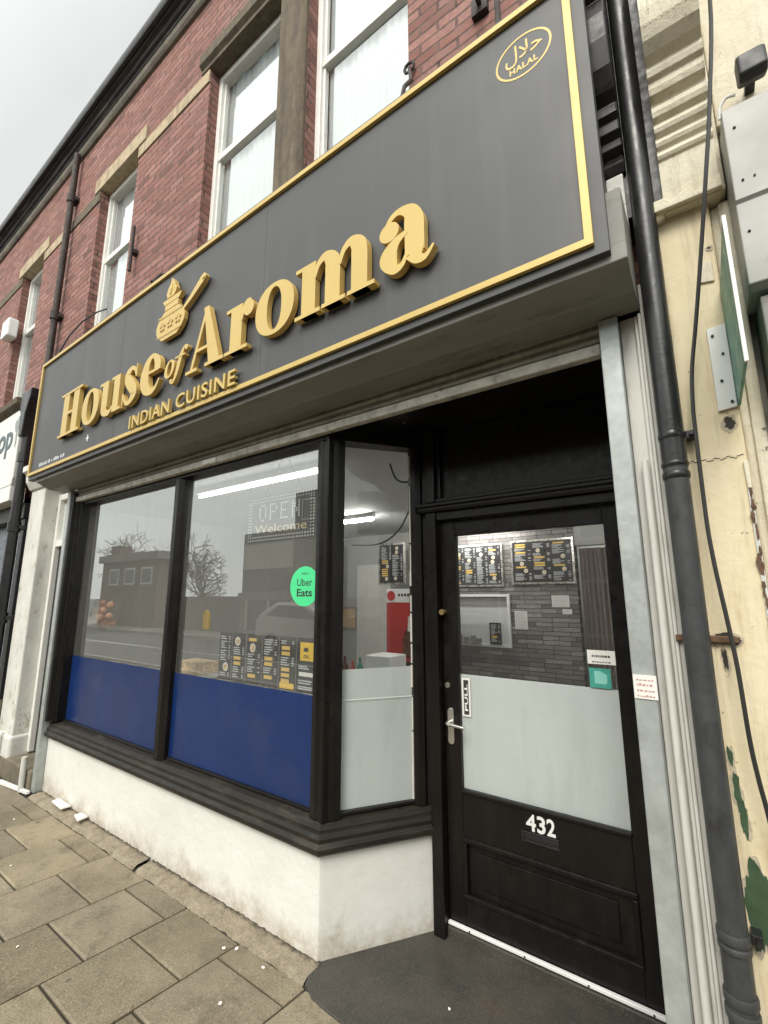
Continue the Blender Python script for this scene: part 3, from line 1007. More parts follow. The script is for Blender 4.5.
# ================================================================== DOOR
dr = thing('shop_door', 'black half glazed shop door numbered 432 with frosted lower glass', 'door', (-0.71, 2.16, 0.05))
DYF = 2.155
x0, x1, gz0, gz1, gx0, gx1 = -1.157, -0.271, 0.638, 1.862, -1.074, -0.354
mb = MB()
mb.box(x0, gx0, DYF, DYF+0.045, 0.055, 1.943)
mb.box(gx1, x1, DYF, DYF+0.045, 0.055, 1.943)
mb.box(gx0, gx1, DYF+0.0005, DYF+0.0445, gz1, 1.9425)
mb.box(gx0, gx1, DYF+0.0005, DYF+0.0445, 0.425, gz0)
mb.box(gx0, gx1, DYF+0.0005, DYF+0.0445, 0.0555, 0.188)
mb.box(gx0, gx1, DYF+0.014, DYF+0.04, 0.188, 0.425)
mb.box(gx0+0.07, gx1-0.07, DYF+0.007, DYF+0.0135, 0.235, 0.378)
mb.build('door_leaf', 'black', dr, bevel=0.003)
mb = MB()
for (a, b, c, d) in ((gx0-0.006, gx1+0.006, 0.412, 0.436), (gx0-0.006, gx1+0.006, 0.180, 0.200), (gx0-0.006, gx0+0.018, 0.2005, 0.4115), (gx1-0.018, gx1+0.006, 0.2005, 0.4115)):
    mb.box(a, b, DYF-0.009, DYF+0.013, c, d)
mb.build('panel_moulding', 'black', dr, bevel=0.006)
mb = MB(); mb.box(gx0-0.004, gx1+0.004, DYF-0.008, DYF+0.012, 0.622, 0.641); mb.build('glazing_bead', 'black', dr, bevel=0.005)
p = MB().quad((gx0, DYF+0.018, gz0), (gx1, DYF+0.018, gz0), (gx1, DYF+0.018, gz1), (gx0, DYF+0.018, gz1)).build('door_glass', 'glass_door', dr)
MB().quad((gx0, DYF+0.024, gz0), (gx1, DYF+0.024, gz0), (gx1, DYF+0.024, 1.163), (gx0, DYF+0.024, 1.163)).build('frosted_film', 'frost', p)
mb = MB(); mb.box(-1.158, -0.272, 2.135, 2.152, 0.057, 0.071)
wb = mb.build('weather_bar', 'white', dr, bevel=0.003)
for x in (-1.05, -0.80, -0.55, -0.33):
    mb = MB(); mb.tube([(x, 2.136, 0.064), (x, 2.1335, 0.064)], 0.004, 8); mb.build('screw', 'ink', wb)
mb = MB()
for ch, xx, w in (('4', -0.770, 0.043), ('3', -0.722, 0.036), ('2', -0.681, 0.036)):
    text(mb, ch, xx, 0.546, DYF, 0.066, 0.0016, bold=0.03, width=w)
mb.build('number_plate', 'white', dr)
mb = MB()
mb.box(-0.792, -0.632, DYF-0.006, DYF, 0.497, 0.507); mb.box(-0.792, -0.632, DYF-0.006, DYF, 0.530, 0.540)
mb.box(-0.792, -0.780, DYF-0.006, DYF, 0.5075, 0.5295); mb.box(-0.644, -0.632, DYF-0.006, DYF, 0.5075, 0.5295)
mb.box(-0.7795, -0.6445, DYF-0.004, DYF, 0.508, 0.529)
mb.build('letter_slot', 'black_iron', dr, bevel=0.002)
# handle
mb = MB()
pl = [(-1.122+0.017*math.cos(t), 0.984+0.017*math.sin(t)) for t in [math.pi*k/8 for k in range(9)]]+[(-1.122+0.017*math.cos(t), 0.848+0.017*math.sin(t)) for t in [math.pi+math.pi*k/8 for k in range(9)]]
mb.prism(pl, 'y', DYF-0.008, DYF)
h = mb.build('handle_plate', 'metal', dr, bevel=0.002)
mb = MB(); mb.tube([(-1.124, DYF-0.008, 0.935), (-1.124, DYF-0.045, 0.935), (-1.112, DYF-0.052, 0.935), (-1.06, DYF-0.052, 0.931), (-1.03, DYF-0.050, 0.928)], [0.009, 0.009, 0.009, 0.008, 0.007], 10)
mb.build('lever', 'metal', h, smooth=True)
mb = MB(); mb.tube([(-1.142, DYF, 1.467), (-1.142, DYF-0.02, 1.467), (-1.142, DYF-0.024, 1.467), (-1.142, DYF-0.04, 1.467)], [0.010, 0.010, 0.016, 0.014], 14)
mb.build('knob', 'brass', dr, smooth=True)
mb = MB(); mb.tube([(-1.137, DYF, 1.107), (-1.137, DYF-0.006, 1.107)], 0.014, 16); mb.build('lock', 'metal', dr, smooth=True)
# stickers on the glass
gy = DYF+0.0175
mb = MB(); mb.box(-1.067, -1.022, gy-0.0012, gy-0.0002, 0.966, 1.146)
p = mb.build('pull_sticker', 'paper', dr)
mb = MB(); mb.box(-1.058, -1.031, gy-0.0016, gy-0.0012, 0.975, 1.137); q = mb.build('sticker_field', 'ink', p)
mb = MB(); text(mb, 'PULL', -1.037, 0.992, gy-0.0016, 0.017, 0.0003, bold=0.03, rot=math.pi/2, width=0.125); mb.build('sticker_letters', 'paper', p)
mb = MB(); mb.box(-0.4665, -0.356, gy-0.0012, gy-0.0002, 1.262, 1.319); p = mb.build('notice_sticker', 'paper', dr)
mb = MB()
rnd = random.Random(4)
for zz, n in ((1.290, 6), (1.268, 10)):
    x = -0.448
    while x < -0.375:
        w = rnd.uniform(0.004, 0.010); mb.box(x, x+w, gy-0.0016, gy-0.0012, zz, zz+(0.009 if zz > 1.28 else 0.005)); x += w+0.003
mb.build('sticker_print', 'ink', p)
mb = MB(); mb.box(-0.464, -0.380, gy-0.0012, gy-0.0002, 1.165, 1.245); p = mb.build('teal_sticker', 'teal', dr)
mb = MB(); mb.prism([(-0.444+0.0, 1.182), (-0.400, 1.182), (-0.395, 1.19), (-0.395, 1.22), (-0.42, 1.234), (-0.444, 1.234)], 'y', gy-0.0016, gy-0.0012); mb.build('sticker_mark', 'teal_light', p)

# ================================================================== ROLLER SHUTTER
sh = thing('roller_shutter', 'raised roller shutter with dusty metal box under the sign', 'shutter', (-2.4, 1.6, 2.4))
mb = MB(); mb.prism([(1.405, 2.80), (1.405, 2.552), (1.515, 2.502), (1.64, 2.502), (1.64, 2.80)], 'x', -4.79, -0.095)
mb.build('shutter_box', 'shutter', sh, bevel=0.004)
mb = MB()
prof = []
for k in range(3):
    z0 = 2.436+k*0.036
    prof += [(1.672, z0), (1.660, z0+0.006), (1.656, z0+0.016), (1.660, z0+0.028)]
prof = prof+[(1.675, 2.56), (1.682, 2.56), (1.682, 2.436)]
mb.prism(prof, 'x', -4.60, -0.228); mb.build('shutter_curtain', 'slat', sh)
mb = MB(); mb.prism([(1.684, 2.432), (1.652, 2.432), (1.648, 2.428), (1.648, 2.392), (1.652, 2.388), (1.684, 2.388)], 'x', -4.60, -0.228)
b = mb.build('bottom_bar', 'bar', sh, bevel=0.002)
mb = MB(); mb.box(-2.62, -2.48, 1.644, 1.648, 2.397, 2.424); mb.build('bar_label', 'white', b)
for a, b_ in ((-0.2235, -0.1625), (-4.665, -4.606)):
    mb = MB()
    mb.box(a, b_, 1.618, 1.70, 0.0, 2.498)
    mb.build('guide_rail', 'galv', sh, bevel=0.004)
mb = MB(); mb.box(-0.2215, -0.160, 1.6145, 1.6175, 1.246, 1.314); p = mb.build('rail_sticker', 'paper', sh)
mb = MB()
rnd = random.Random(9)
for k, (zz, hh) in enumerate(((1.298, 0.006), (1.283, 0.008), (1.267, 0.008), (1.252, 0.006))):
    x = -0.213
    while x < -0.172:
        w = rnd.uniform(0.003, 0.009); mb.box(x, min(x+w, -0.168), 1.6138, 1.6145, zz, zz+hh*rnd.uniform(0.5, 1)); x += w+rnd.uniform(0.002, 0.004)
mb.build('sticker_print', 'redink', p)

# ================================================================== THE SIGN
SY = 1.38
sg = thing('shop_sign', 'anthracite fascia sign reading House of Aroma in raised gold letters', 'sign', (-2.5, SY, 2.575))
mb = MB()
edges = [-4.915, -3.33, -1.755, -0.137]
for a, b in zip(edges, edges[1:]):
    mb.box(a+0.0008, b-0.0008, SY, SY+0.05, 2.578, 3.725)
mb.build('sign_panel', 'sign', sg, bevel=0.0015)
mb = MB(); mb.box(-4.90, -0.15, SY+0.051, SY+0.33, 2.82, 3.70); mb.build('sign_frame', 'dark_grey', sg)
mb = MB()
ox0, ox1, oz0, oz1, tw = -4.905, -0.178, 2.612, 3.695, 0.026
o4 = [(ox0, oz0), (ox1, oz0), (ox1, oz1), (ox0, oz1)]
i4 = [(ox0+tw, oz0+tw), (ox1-tw, oz0+tw), (ox1-tw, oz1-tw), (ox0+tw, oz1-tw)]
mb.add([(x, yq, z) for yq in (SY-0.016, SY-0.0003) for ring in (o4, i4) for x, z in ring],
       [f for k in range(4) for n_ in [(k+1) % 4] for f in ((k, n_, 4+n_, 4+k), (8+k, 8+n_, 12+n_, 12+k), (k, n_, 8+n_, 8+k), (4+k, 4+n_, 12+n_, 12+k))])
mb.build('gold_border', 'gold', sg, bevel=0.0015)

LETTER_DEPTH = 0.030


class Glyph:
    """a raised letter built from strokes; face gold, sides lightened in colour against shade; tiny depth steps keep strokes from sharing a plane"""
    def __init__(s, ox, oz, sx=1.0, sz=1.0, depth=LETTER_DEPTH, stand=0.010, shear=0.0):
        s.ox, s.oz, s.sx, s.sz, s.sh = ox, oz, sx, sz, shear
        s.y1 = SY-stand
        s.y0 = s.y1-depth
        s.k = 0
        s.v, s.f, s.mi = [], [], []

    def P(s, x, z):
        return (s.ox+(x+s.sh*z)*s.sx, s.oz+z*s.sz)

    def _ext(s, quads_front, outline_pairs, pts):
        y0 = s.y0-0.0005*s.k
        y1 = s.y1+0.0004*s.k
        s.k += 1
        n = len(pts)
        o = len(s.v)
        s.v += [(p[0], y0, p[1]) for p in pts]+[(p[0], y1, p[1]) for p in pts]
        for q in quads_front:
            s.f.append(tuple(o+i for i in q)); s.mi.append(0)
            s.f.append(tuple(o+n+i for i in reversed(q))); s.mi.append(1)
        for a, b in outline_pairs:
            s.f.append((o+a, o+b, o+n+b, o+n+a)); s.mi.append(1)

    def poly(s, *p):
        pts = [s.P(*q) for q in p]
        n = len(pts)
        s._ext([tuple(range(n))], [(i, (i+1) % n) for i in range(n)], pts)
        return s

    def rect(s, x0, x1, z0, z1):
        return s.poly((x0, z0), (x1, z0), (x1, z1), (x0, z1))

    def ring(s, cx, cz, rx, rz, ix, iz, n=40, sup=2.15):
        pts = []
        for a, b in ((rx, rz), (ix, iz)):
            for k in range(n):
                t = 2*math.pi*k/n
                c, si = math.cos(t), math.sin(t)
                pts.append(s.P(cx+a*math.copysign(abs(c)**(2/sup), c), cz+b*math.copysign(abs(si)**(2/sup), si)))
        s._ext([(k, (k+1) % n, n+(k+1) % n, n+k) for k in range(n)], [(k, (k+1) % n) for k in range(n)]+[(n+(k+1) % n, n+k) for k in range(n)], pts)
        return s

    def disc(s, cx, cz, rx, rz=None, n=24):
        rz = rz or rx
        return s.poly(*[(cx+rx*math.cos(2*math.pi*k/n), cz+rz*math.sin(2*math.pi*k/n)) for k in range(n)])

    def stroke(s, *pts, sub=6):
        P_ = [Vector(p) for p in pts]
        C = []
        for i in range(len(P_)-1):
            a, b, c, d = P_[max(i-1, 0)], P_[i], P_[i+1], P_[min(i+2, len(P_)-1)]
            for k in range(sub):
                t = k/sub
                C.append(0.5*((2*b)+(c-a)*t+(2*a-5*b+4*c-d)*t*t+(3*b-a-3*c+d)*t**3))
        C.append(P_[-1])
        L_, R_ = [], []
        for i, p in enumerate(C):
            d = C[min(i+1, len(C)-1)]-C[max(i-1, 0)]
            l = math.hypot(d.x, d.y) or 1
            nx, nz = -d.y/l, d.x/l
            L_.append(s.P(p.x+nx*p.z/2, p.y+nz*p.z/2)); R_.append(s.P(p.x-nx*p.z/2, p.y-nz*p.z/2))
        n = len(C)
        pts2 = L_+R_
        s._ext([(i, i+1, n+i+1, n+i) for i in range(n-1)], [(i, i+1) for i in range(n-1)]+[(n+i+1, n+i) for i in range(n-1)]+[(0, n), (n-1, 2*n-1)], pts2)
        return s

    def build(s, name, parent):
        me = bpy.data.meshes.new(name)
        me.from_pydata(s.v, [], s.f)
        me.materials.append(M['gold']); me.materials.append(M['gold_lifted'])
        for p, i in zip(me.polygons, s.mi):
            p.material_index = i
        o = bpy.data.objects.new(name, me)
        COL.objects.link(o)
        attach(o, parent)
        return o


def gH(g):
    g.rect(.052, .158, .0, .385).rect(.247, .353, .0, .385).rect(.158, .247, .183, .207)
    for a, b in ((0, .205), (.20, .405)):
        g.rect(a, b, 0, .021).rect(a, b, .364, .385)


def go(g):
    g.ring(.145, .143, .145, .147, .055, .122)


def gu(g):
    g.rect(.0, .06, .257, .278).rect(.05, .142, .075, .278)
    g.stroke((.096, .085, .092), (.102, .045, .085), (.135, .018, .05), (.185, .012, .032), (.235, .05, .022))
    g.rect(.195, .245, .257, .278).rect(.235, .325, .0, .278).rect(.32, .362, 0, .02)


def gs(g):
    g.stroke((.185, .205, .016), (.158, .252, .026), (.115, .268, .036), (.066, .235, .068), (.080, .182, .088), (.142, .122, .092), (.170, .068, .075), (.120, .016, .038), (.066, .020, .026), (.022, .085, .016))
    g.poly((.176, .19), (.196, .19), (.196, .285), (.186, .285)).poly((.010, -.005), (.020, -.005), (.030, .10), (.010, .10))


def ge(g):
    g.rect(.08, .232, .147, .166)
    g.stroke((.215, .150, .078), (.208, .215, .070), (.150, .270, .032), (.085, .235, .066), (.054, .145, .104), (.078, .060, .092), (.145, .014, .048), (.205, .028, .026), (.248, .082, .014))


def gA(g):
    g.stroke((.052, .01, .024), (.178, .38, .024), sub=1).poly((.150, .395), (.198, .395), (.338, 0), (.232, 0)).rect(.09, .26, .118, .138).rect(0, .115, 0, .02).rect(.195, .371, 0, .0205)


def gr(g):
    g.rect(0, .05, .256, .277).rect(.044, .142, 0, .277).rect(0, .195, 0, .02)
    g.stroke((.135, .175, .022), (.152, .235, .030), (.185, .268, .034), (.212, .262, .03)).disc(.196, .228, .044, .046)


def gm(g):
    g.rect(0, .05, .256, .277).rect(.044, .134, 0, .277).rect(0, .166, 0, .02)
    for dx in (0, .158):
        g.stroke((.128+dx, .185, .020), (.152+dx, .245, .030), (.196+dx, .270, .048), (.236+dx, .235, .082), (.244+dx, .18, .090), (.244+dx, .10, .090))
        g.rect(.199+dx, .289+dx, 0, .11)
    g.rect(.180, .322, 0, .02).rect(.335, .486, 0, .02)


def ga(g):
    g.stroke((.18, .05, .092), (.18, .13, .092), (.178, .20, .092), (.160, .254, .066), (.112, .280, .034), (.068, .268, .026), (.035, .225, .018))
    g.disc(.056, .205, .050, .046)
    g.stroke((.148, .168, .018), (.088, .140, .048), (.052, .082, .090), (.080, .020, .050), (.118, .022, .026), (.142, .06, .018))
    g.stroke((.18, .055, .092), (.196, .018, .052), (.230, .010, .026), (.268, .048, .010))


def go2(g):
    g.ring(.055, .055, .055, .06, .024, .048, 30)


def gf(g):
    g.stroke((-.028, -.055, .012), (-.005, -.062, .016), (.022, -.02, .030), (.045, .05, .036), (.062, .105, .034), (.090, .148, .018), (.118, .150, .012))
    g.disc(.116, .138, .016).disc(-.026, -.048, .015).rect(.0, .105, .092, .104)


base = 2.860
LF = (SY-0.042)/SY                # letter fronts stand proud of the panel
for fn, ox, sx in ((gH, -4.365, 1.0), (go, -3.925, 1.0), (gu, -3.63, 0.99), (gs, -3.265, 1.0), (ge, -3.013, 1.0),
                   (gA, -2.452, 1.0), (gr, -2.072, 1.0), (go, -1.816, 1.0), (gm, -1.515, 1.0), (ga, -1.010, 1.0)):
    g = Glyph((ox+0.004)*LF, 1.55+(base-1.55)*LF, sx*LF, LF)
    fn(g)
    g.build('letter', sg)
g = Glyph(-2.716*LF, 1.55+1.365*LF, LF, LF, depth=0.026, shear=0.18); go2(g); g.build('letter', sg)
g = Glyph(-2.592*LF, 1.55+1.375*LF, LF, LF, depth=0.026, shear=0.05); gf(g); g.build('letter', sg)
mb = MB(); text(mb, 'INDIAN', -3.033, 2.643, SY-0.012, 0.090, 0.020, bold=0.014, width=0.490, track=1.1)
mb.build('subtitle_word', 'gold', sg)
mb = MB(); text(mb, 'CUISINE', -2.472, 2.643, SY-0.012, 0.090, 0.020, bold=0.014, width=0.560, track=1.1)
mb.build('subtitle_word', 'gold', sg)
# pot emblem: flame, rim, neck, belly, foot, handle
EX, EZ = -2.615, 3.158
g = Glyph(EX, EZ, 0.98, 0.98, depth=0.024)
pts = [(-.085, 0.002), (-.135, .035), (-.164, .075), (-.168, .115), (-.150, .155), (-.115, .185), (-.082, .207), (.082, .207), (.115, .185), (.150, .155), (.168, .115), (.164, .075), (.135, .035), (.085, .002)]
g.poly(*pts)
g.rect(-.078, .078, .213, .252)
g.poly((-.115, .292), (-.085, .257), (.085, .257), (.115, .292))
g.poly((-.06, .30), (-.072, .335), (-.055, .375), (-.03, .405), (-.022, .44), (.012, .41), (.03, .37), (.048, .345), (.038, .318), (.02, .30))
g.stroke((.150, .150, .022), (.22, .19, .034), (.30, .245, .046), (.345, .277, .050), (.368, .294, .03), sub=4)
em = g.build('pot_emblem', sg)
mb = MB()
yy = SY-0.012-0.024-0.0035
for zc in (.035, .172):
    mb.box(EX-.14, EX+.14, yy-0.0012, yy, EZ+zc*.98-.003, EZ+zc*.98+.003)
for fx in (-.09, 0, .09):
    for k in range(5):
        t = 2*math.pi*k/5+0.3
        px, pz = EX+fx+0.024*math.cos(t), EZ+.101+0.024*math.sin(t)
        mb.prism([(px+0.011*math.cos(q), pz+0.011*math.sin(q)) for q in [2*math.pi*j/7 for j in range(7)]], 'y', yy-0.0012, yy)
mb.prism([(EX+.343+.011*math.cos(q), EZ+.270+.011*math.sin(q)) for q in [2*math.pi*j/10 for j in range(10)]], 'y', yy-0.0012, yy)
mb.tube([(EX-.025, yy+0.002, EZ+.31), (EX-.010, yy+0.002, EZ+.35), (EX-.015, yy+0.002, EZ+.39)], 0.004, 6)
mb.build('emblem_lines', 'gold_lifted', em)
# halal roundel, printed flat
mb = MB()
hx, hz, yf = -0.350, 3.495, SY-0.0004


def flat_stroke(mb, pts, w, y0=yf, d=0.0006):
    C = [Vector(p) for p in pts]
    L_, R_ = [], []
    for i, p in enumerate(C):
        dd = C[min(i+1, len(C)-1)]-C[max(i-1, 0)]
        l = dd.length or 1
        n = Vector((-dd.y/l, dd.x/l))
        L_.append((p+n*w/2)); R_.append((p-n*w/2))
    n = len(C)
    mb.add([(q.x, y0-d, q.y) for q in L_]+[(q.x, y0-d, q.y) for q in R_], [(i, i+1, n+i+1, n+i) for i in range(n-1)])


flat_stroke(mb, [(hx+0.099*math.cos(2*math.pi*k/40), hz+0.087*math.sin(2*math.pi*k/40)) for k in range(41)], 0.008)
text(mb, 'HALAL', hx, hz-0.058, yf, 0.026, 0.0006, bold=0.05, width=0.104, align='CENTER', track=1.1)
text(mb, '\uFEDD\uFEFC\uFEA3', hx+0.002, hz-0.006, yf-0.0002, 0.068, 0.0006, bold=0.012, width=0.135, align='CENTER')
mb.build('halal_roundel', 'gold', sg)
mb = MB()
rnd = random.Random(11)
x = -4.69
while x < -4.16:
    w = rnd.uniform(0.012, 0.03); mb.box(x, x+w, SY-0.001, SY-0.0002, 2.672, 2.672+rnd.choice((0.022, 0.028, 0.03))); x += w+rnd.choice((0.008, 0.01, 0.03))
mb.build('small_print', 'menu_grey', sg)
mb = MB(); mb.box(-3.752, -3.738, SY-0.001, SY-0.0002, 2.715, 2.765); mb.box(-3.77, -3.72, SY-0.0013, SY-0.0003, 2.735, 2.744)
mb.build('small_star', 'white', sg)

# ================================================================== LEFT: pilaster, side door, neighbour
pf = thing('pilaster', 'flaking white pilaster between the black pipe and the shutter rail', 'pilaster', (-5.42, 1.62, 0))
mb = MB(); mb.box(-5.60, -5.245, 1.62, 1.95, 0.17, 2.62); mb.build('shaft', 'white_flake', pf, bevel=0.012)
mb = MB(); mb.box(-5.62, -5.23, 1.60, 1.95, 0.12, 0.33); mb.build('base', 'white_flake', pf, bevel=0.03, seg=3)
mb = MB(); mb.prism([(1.62, 2.62), (1.60, 2.625), (1.56, 2.70), (1.55, 2.78), (1.52, 2.80), (1.52, 2.86), (1.95, 2.86), (1.95, 2.62)], 'x', -5.61, -5.235); mb.build('capital', 'white_flake', pf, bevel=0.005)
sd_ = thing('side_door', 'narrow dark door with a white frame squeezed beside the left shutter rail', 'door', (-4.95, 1.76, 0.17))
mb = MB(); mb.box(-5.19, -4.67, 1.785, 1.82, 0.17, 2.03); mb.build('door_leaf', 'dark_grey', sd_, bevel=0.004)
mb = MB(); mb.box(-5.243, -5.195, 1.745, 1.84, 0.17, 2.56); mb.box(-5.195, -4.668, 1.75, 1.84, 2.032, 2.09); mb.box(-5.195, -4.668, 1.75, 1.84, 2.50, 2.56)
mb.build('door_frame', 'white_frame', sd_, bevel=0.005)
mb = MB(); mb.box(-5.195, -4.668, 1.79, 1.82, 2.092, 2.498); mb.build('fanlight', 'counter', sd_)
mb = MB(); mb.box(-5.66, -4.672, 1.60, 2.0, -0.03, 0.155)
tag(mb.build('stone_step', 'step', bevel=0.02, seg=3), 'worn grey stone step at the foot of the white pilaster', 'step')
mb = MB(); mb.tube([(-5.42, 1.575, 0.16), (-5.42, 1.575, 0.30)], 0.028, 12); mb.tube([(-5.42, 1.575, 0.30), (-5.42, 1.60, 0.34)], 0.028, 12)
tag(mb.build('pipe_end', 'white', smooth=True), 'short white pipe end standing on the step by the pilaster', 'pipe')
mb = MB(); mb.tube([(-4.74, 1.575, 0.0), (-4.74, 1.575, 0.26)], 0.022, 10); tag(mb.build('pipe_end', 'conduit', smooth=True), 'pale stub of pipe beside the foot of the left shutter rail', 'pipe')

lp = thing('drain_pipe', 'black drainpipe with hopper head between the white shop sign and the gold bordered sign', 'drainpipe', (-5.70, 1.54, 0))
mb = MB(); mb.tube([(-5.70, 1.54, 3.22), (-5.70, 1.54, 0.0)], 0.045, 14); mb.build('pipe', 'black_iron', lp, smooth=True)
mb = MB(); mb.prism([(-5.78, 3.70), (-5.52, 3.70), (-5.54, 3.60), (-5.63, 3.42), (-5.655, 3.20), (-5.745, 3.20), (-5.755, 3.40), (-5.80, 3.56)], 'y', 1.47, 1.61); mb.build('hopper', 'black_iron', lp, bevel=0.01)
for z in (2.25, 1.35, 2.98):
    mb = MB(); mb.tube([(-5.70, 1.54, z-0.05), (-5.70, 1.54, z+0.05)], 0.056, 14); mb.box(-5.78, -5.63, 1.56, 1.63, z-0.018, z+0.018); mb.build('collar', 'black_iron', lp, smooth=True)

ns = thing('neighbour_sign', 'white neighbouring shop sign ending in hop with a grey bird', 'sign', (-7.2, 1.5, 2.75))
mb = MB()
sgp = [(-9.6, 2.72), (-5.93, 2.72), (-5.90, 2.80), (-5.90, 3.40), (-5.94, 3.50), (-6.02, 3.58), (-9.6, 3.58)]
mb.prism([(x, z) for x, z in sgp], 'y', 1.52, 1.60); mb.build('sign_panel', 'neigh_sign', ns, bevel=0.008)
mb = MB(); text(mb, 'shop', -6.98, 3.17, 1.52, 0.30, 0.004, bold=0.03, width=0.90); mb.build('lettering', 'neigh_dark', ns)
mb = MB()
bird = [(-6.06, 3.42), (-6.03, 3.47), (-5.99, 3.45), (-5.97, 3.50), (-5.935, 3.49), (-5.925, 3.42), (-5.93, 3.34), (-5.95, 3.38), (-5.955, 3.28), (-5.95, 3.2), (-5.98, 3.14), (-5.99, 3.24), (-6.0, 3.33), (-6.03, 3.34)]
mb.prism(bird, 'y', 1.516, 1.5197); mb.build('bird_mark', 'neigh_grey', ns)
mb = MB(); mb.prism([(1.46, 3.70), (1.47, 3.64), (1.55, 3.60), (1.60, 3.585), (1.719, 3.585), (1.719, 3.74)], 'x', -9.6, -5.94); mb.build('sign_cornice', 'stone_dark', ns, bevel=0.004)
mb = MB(); mb.box(-9.6, -5.93, 1.521, 1.66, 2.55, 2.715); mb.build('lower_trim', 'neigh_sign', ns, bevel=0.006)
nf = thing('neighbour_shopfront', 'dark neighbouring shopfront with a speckled window blind', 'shopfront', (-7.5, 1.7, 0))
mb = MB(); mb.box(-9.6, -5.90, 1.66, 1.9, 2.38, 2.545); mb.build('fascia', 'dark_grey', nf, bevel=0.004)
mb = MB(); mb.box(-9.6, -6.02, 1.76, 1.80, 0.55, 2.375); mb.build('window_blind', 'pattern', nf)
mb = MB(); mb.box(-9.6, -5.90, 1.70, 1.9, -0.05, 0.545); mb.build('stallriser', 'stone_dark', nf, bevel=0.006)
mb = MB(); mb.box(-6.015, -5.905, 1.68, 1.9, 0.55, 2.375); mb.build('jamb', 'dark_grey', nf, bevel=0.005)
mb = MB(); mb.box(-16, -9.61, 1.66, 1.9, -0.05, 3.5); tag(mb.build('rendered_wall', 'render_grey'), 'plain grey rendered wall at the far left beyond the white shop sign', 'wall')

# ================================================================== RIGHT: pilaster, pipes, neighbour
rp = thing('pilaster', 'cream painted pilaster with moulded bracket on the right behind the tall pipe', 'pilaster', (0.04, 1.62, 0))
mb = MB(); mb.box(-0.072, 0.128, 1.64, 1.95, -0.03, 2.84); mb.build('shaft', 'cream', rp, bevel=0.006)
# white painted timber edge with beads
mb = MB(); mb.box(-0.1615, -0.1035, 1.66, 1.90, -0.03, 2.498); mb.box(-0.1035, -0.094, 1.632, 1.70, -0.03, 2.49); mb.box(-0.1155, -0.1035, 1.645, 1.66, -0.03, 2.49); mb.box(-0.094, -0.0725, 1.64, 1.70, -0.03, 2.60)
mb.build('timber_edge', 'conduit', rp, bevel=0.004)
# console: side profile swept across its width
cons = [(1.70, 2.80), (1.600, 2.80), (1.597, 2.83), (1.594, 2.985), (1.586, 2.990), (1.580, 3.000), (1.586, 3.012), (1.588, 3.022), (1.576, 3.030), (1.570, 3.042), (1.576, 3.054), (1.578, 3.064),
        (1.562, 3.072), (1.556, 3.086), (1.562, 3.100), (1.564, 3.110), (1.546, 3.118), (1.540, 3.134), (1.540, 3.150), (1.548, 3.158), (1.548, 3.172), (1.522, 3.182), (1.515, 3.20), (1.515, 3.224), (1.500, 3.232), (1.494, 3.25), (1.500, 3.272),
        (1.470, 3.285), (1.440, 3.31), (1.420, 3.35), (1.410, 3.40), (1.412, 3.46), (1.424, 3.51), (1.444, 3.54), (1.430, 3.555), (1.40, 3.57), (1.385, 3.60), (1.385, 3.66), (1.37, 3.67), (1.36, 3.75), (1.70, 3.78)]
mb = MB(); mb.prism(cons, 'x', 0.010, 0.163); mb.build('console', 'cream2', rp, bevel=0.002)
mb = MB()
for k in range(9):
    x = 0.022+k*0.0158
    mb.tube([(x, 1.424, 3.345), (x, 1.413, 3.40), (x, 1.415, 3.46), (x, 1.427, 3.51)], [0.003, 0.0055, 0.0055, 0.003], 8)
mb.build('fluting', 'cream2', rp, smooth=True)
mb = MB(); mb.box(0.013, 0.175, 1.612, 1.90, 2.805, 3.8); mb.build('capital_block', 'cream2', rp, bevel=0.006)
mb = MB(); mb.prism([(-0.02, 2.842), (0.012, 2.842), (0.03, 2.82), (0.062, 2.838), (0.085, 2.845), (0.095, 2.818), (0.15, 2.835), (0.165, 2.85), (0.165, 2.80), (-0.02, 2.80)], 'y', 1.585, 1.609); mb.build('drop_edge', 'cream2', rp, bevel=0.004)
bc = thing('console_bracket', 'black painted carved bracket squeezed between the sign end and the tall pipe', 'bracket', (-0.12, 1.55, 2.95))
mb = MB()
cons2 = [(1.70, 3.02), (1.60, 3.02), (1.585, 3.06), (1.60, 3.09), (1.57, 3.11), (1.575, 3.14), (1.55, 3.16), (1.555, 3.2), (1.535, 3.22), (1.54, 3.26), (1.51, 3.29), (1.48, 3.36), (1.46, 3.46), (1.455, 3.56), (1.47, 3.64), (1.44, 3.66), (1.42, 3.75), (1.41, 3.9), (1.70, 3.95)]
mb.prism(cons2, 'x', -0.155, -0.085); mb.build('scroll', 'black', bc, bevel=0.006)
mb = MB(); mb.box(-0.150, -0.0955, 1.59, 1.66, 2.62, 3.012); mb.build('white_block', 'white_flake', bc, bevel=0.004)
mb = MB(); mb.box(-0.135, 0.0105, 1.615, 1.95, 2.845, 4.2); mb.build('shadow_board', 'black', bc)  # black board added to stand in for the shaded cavity around the pipe

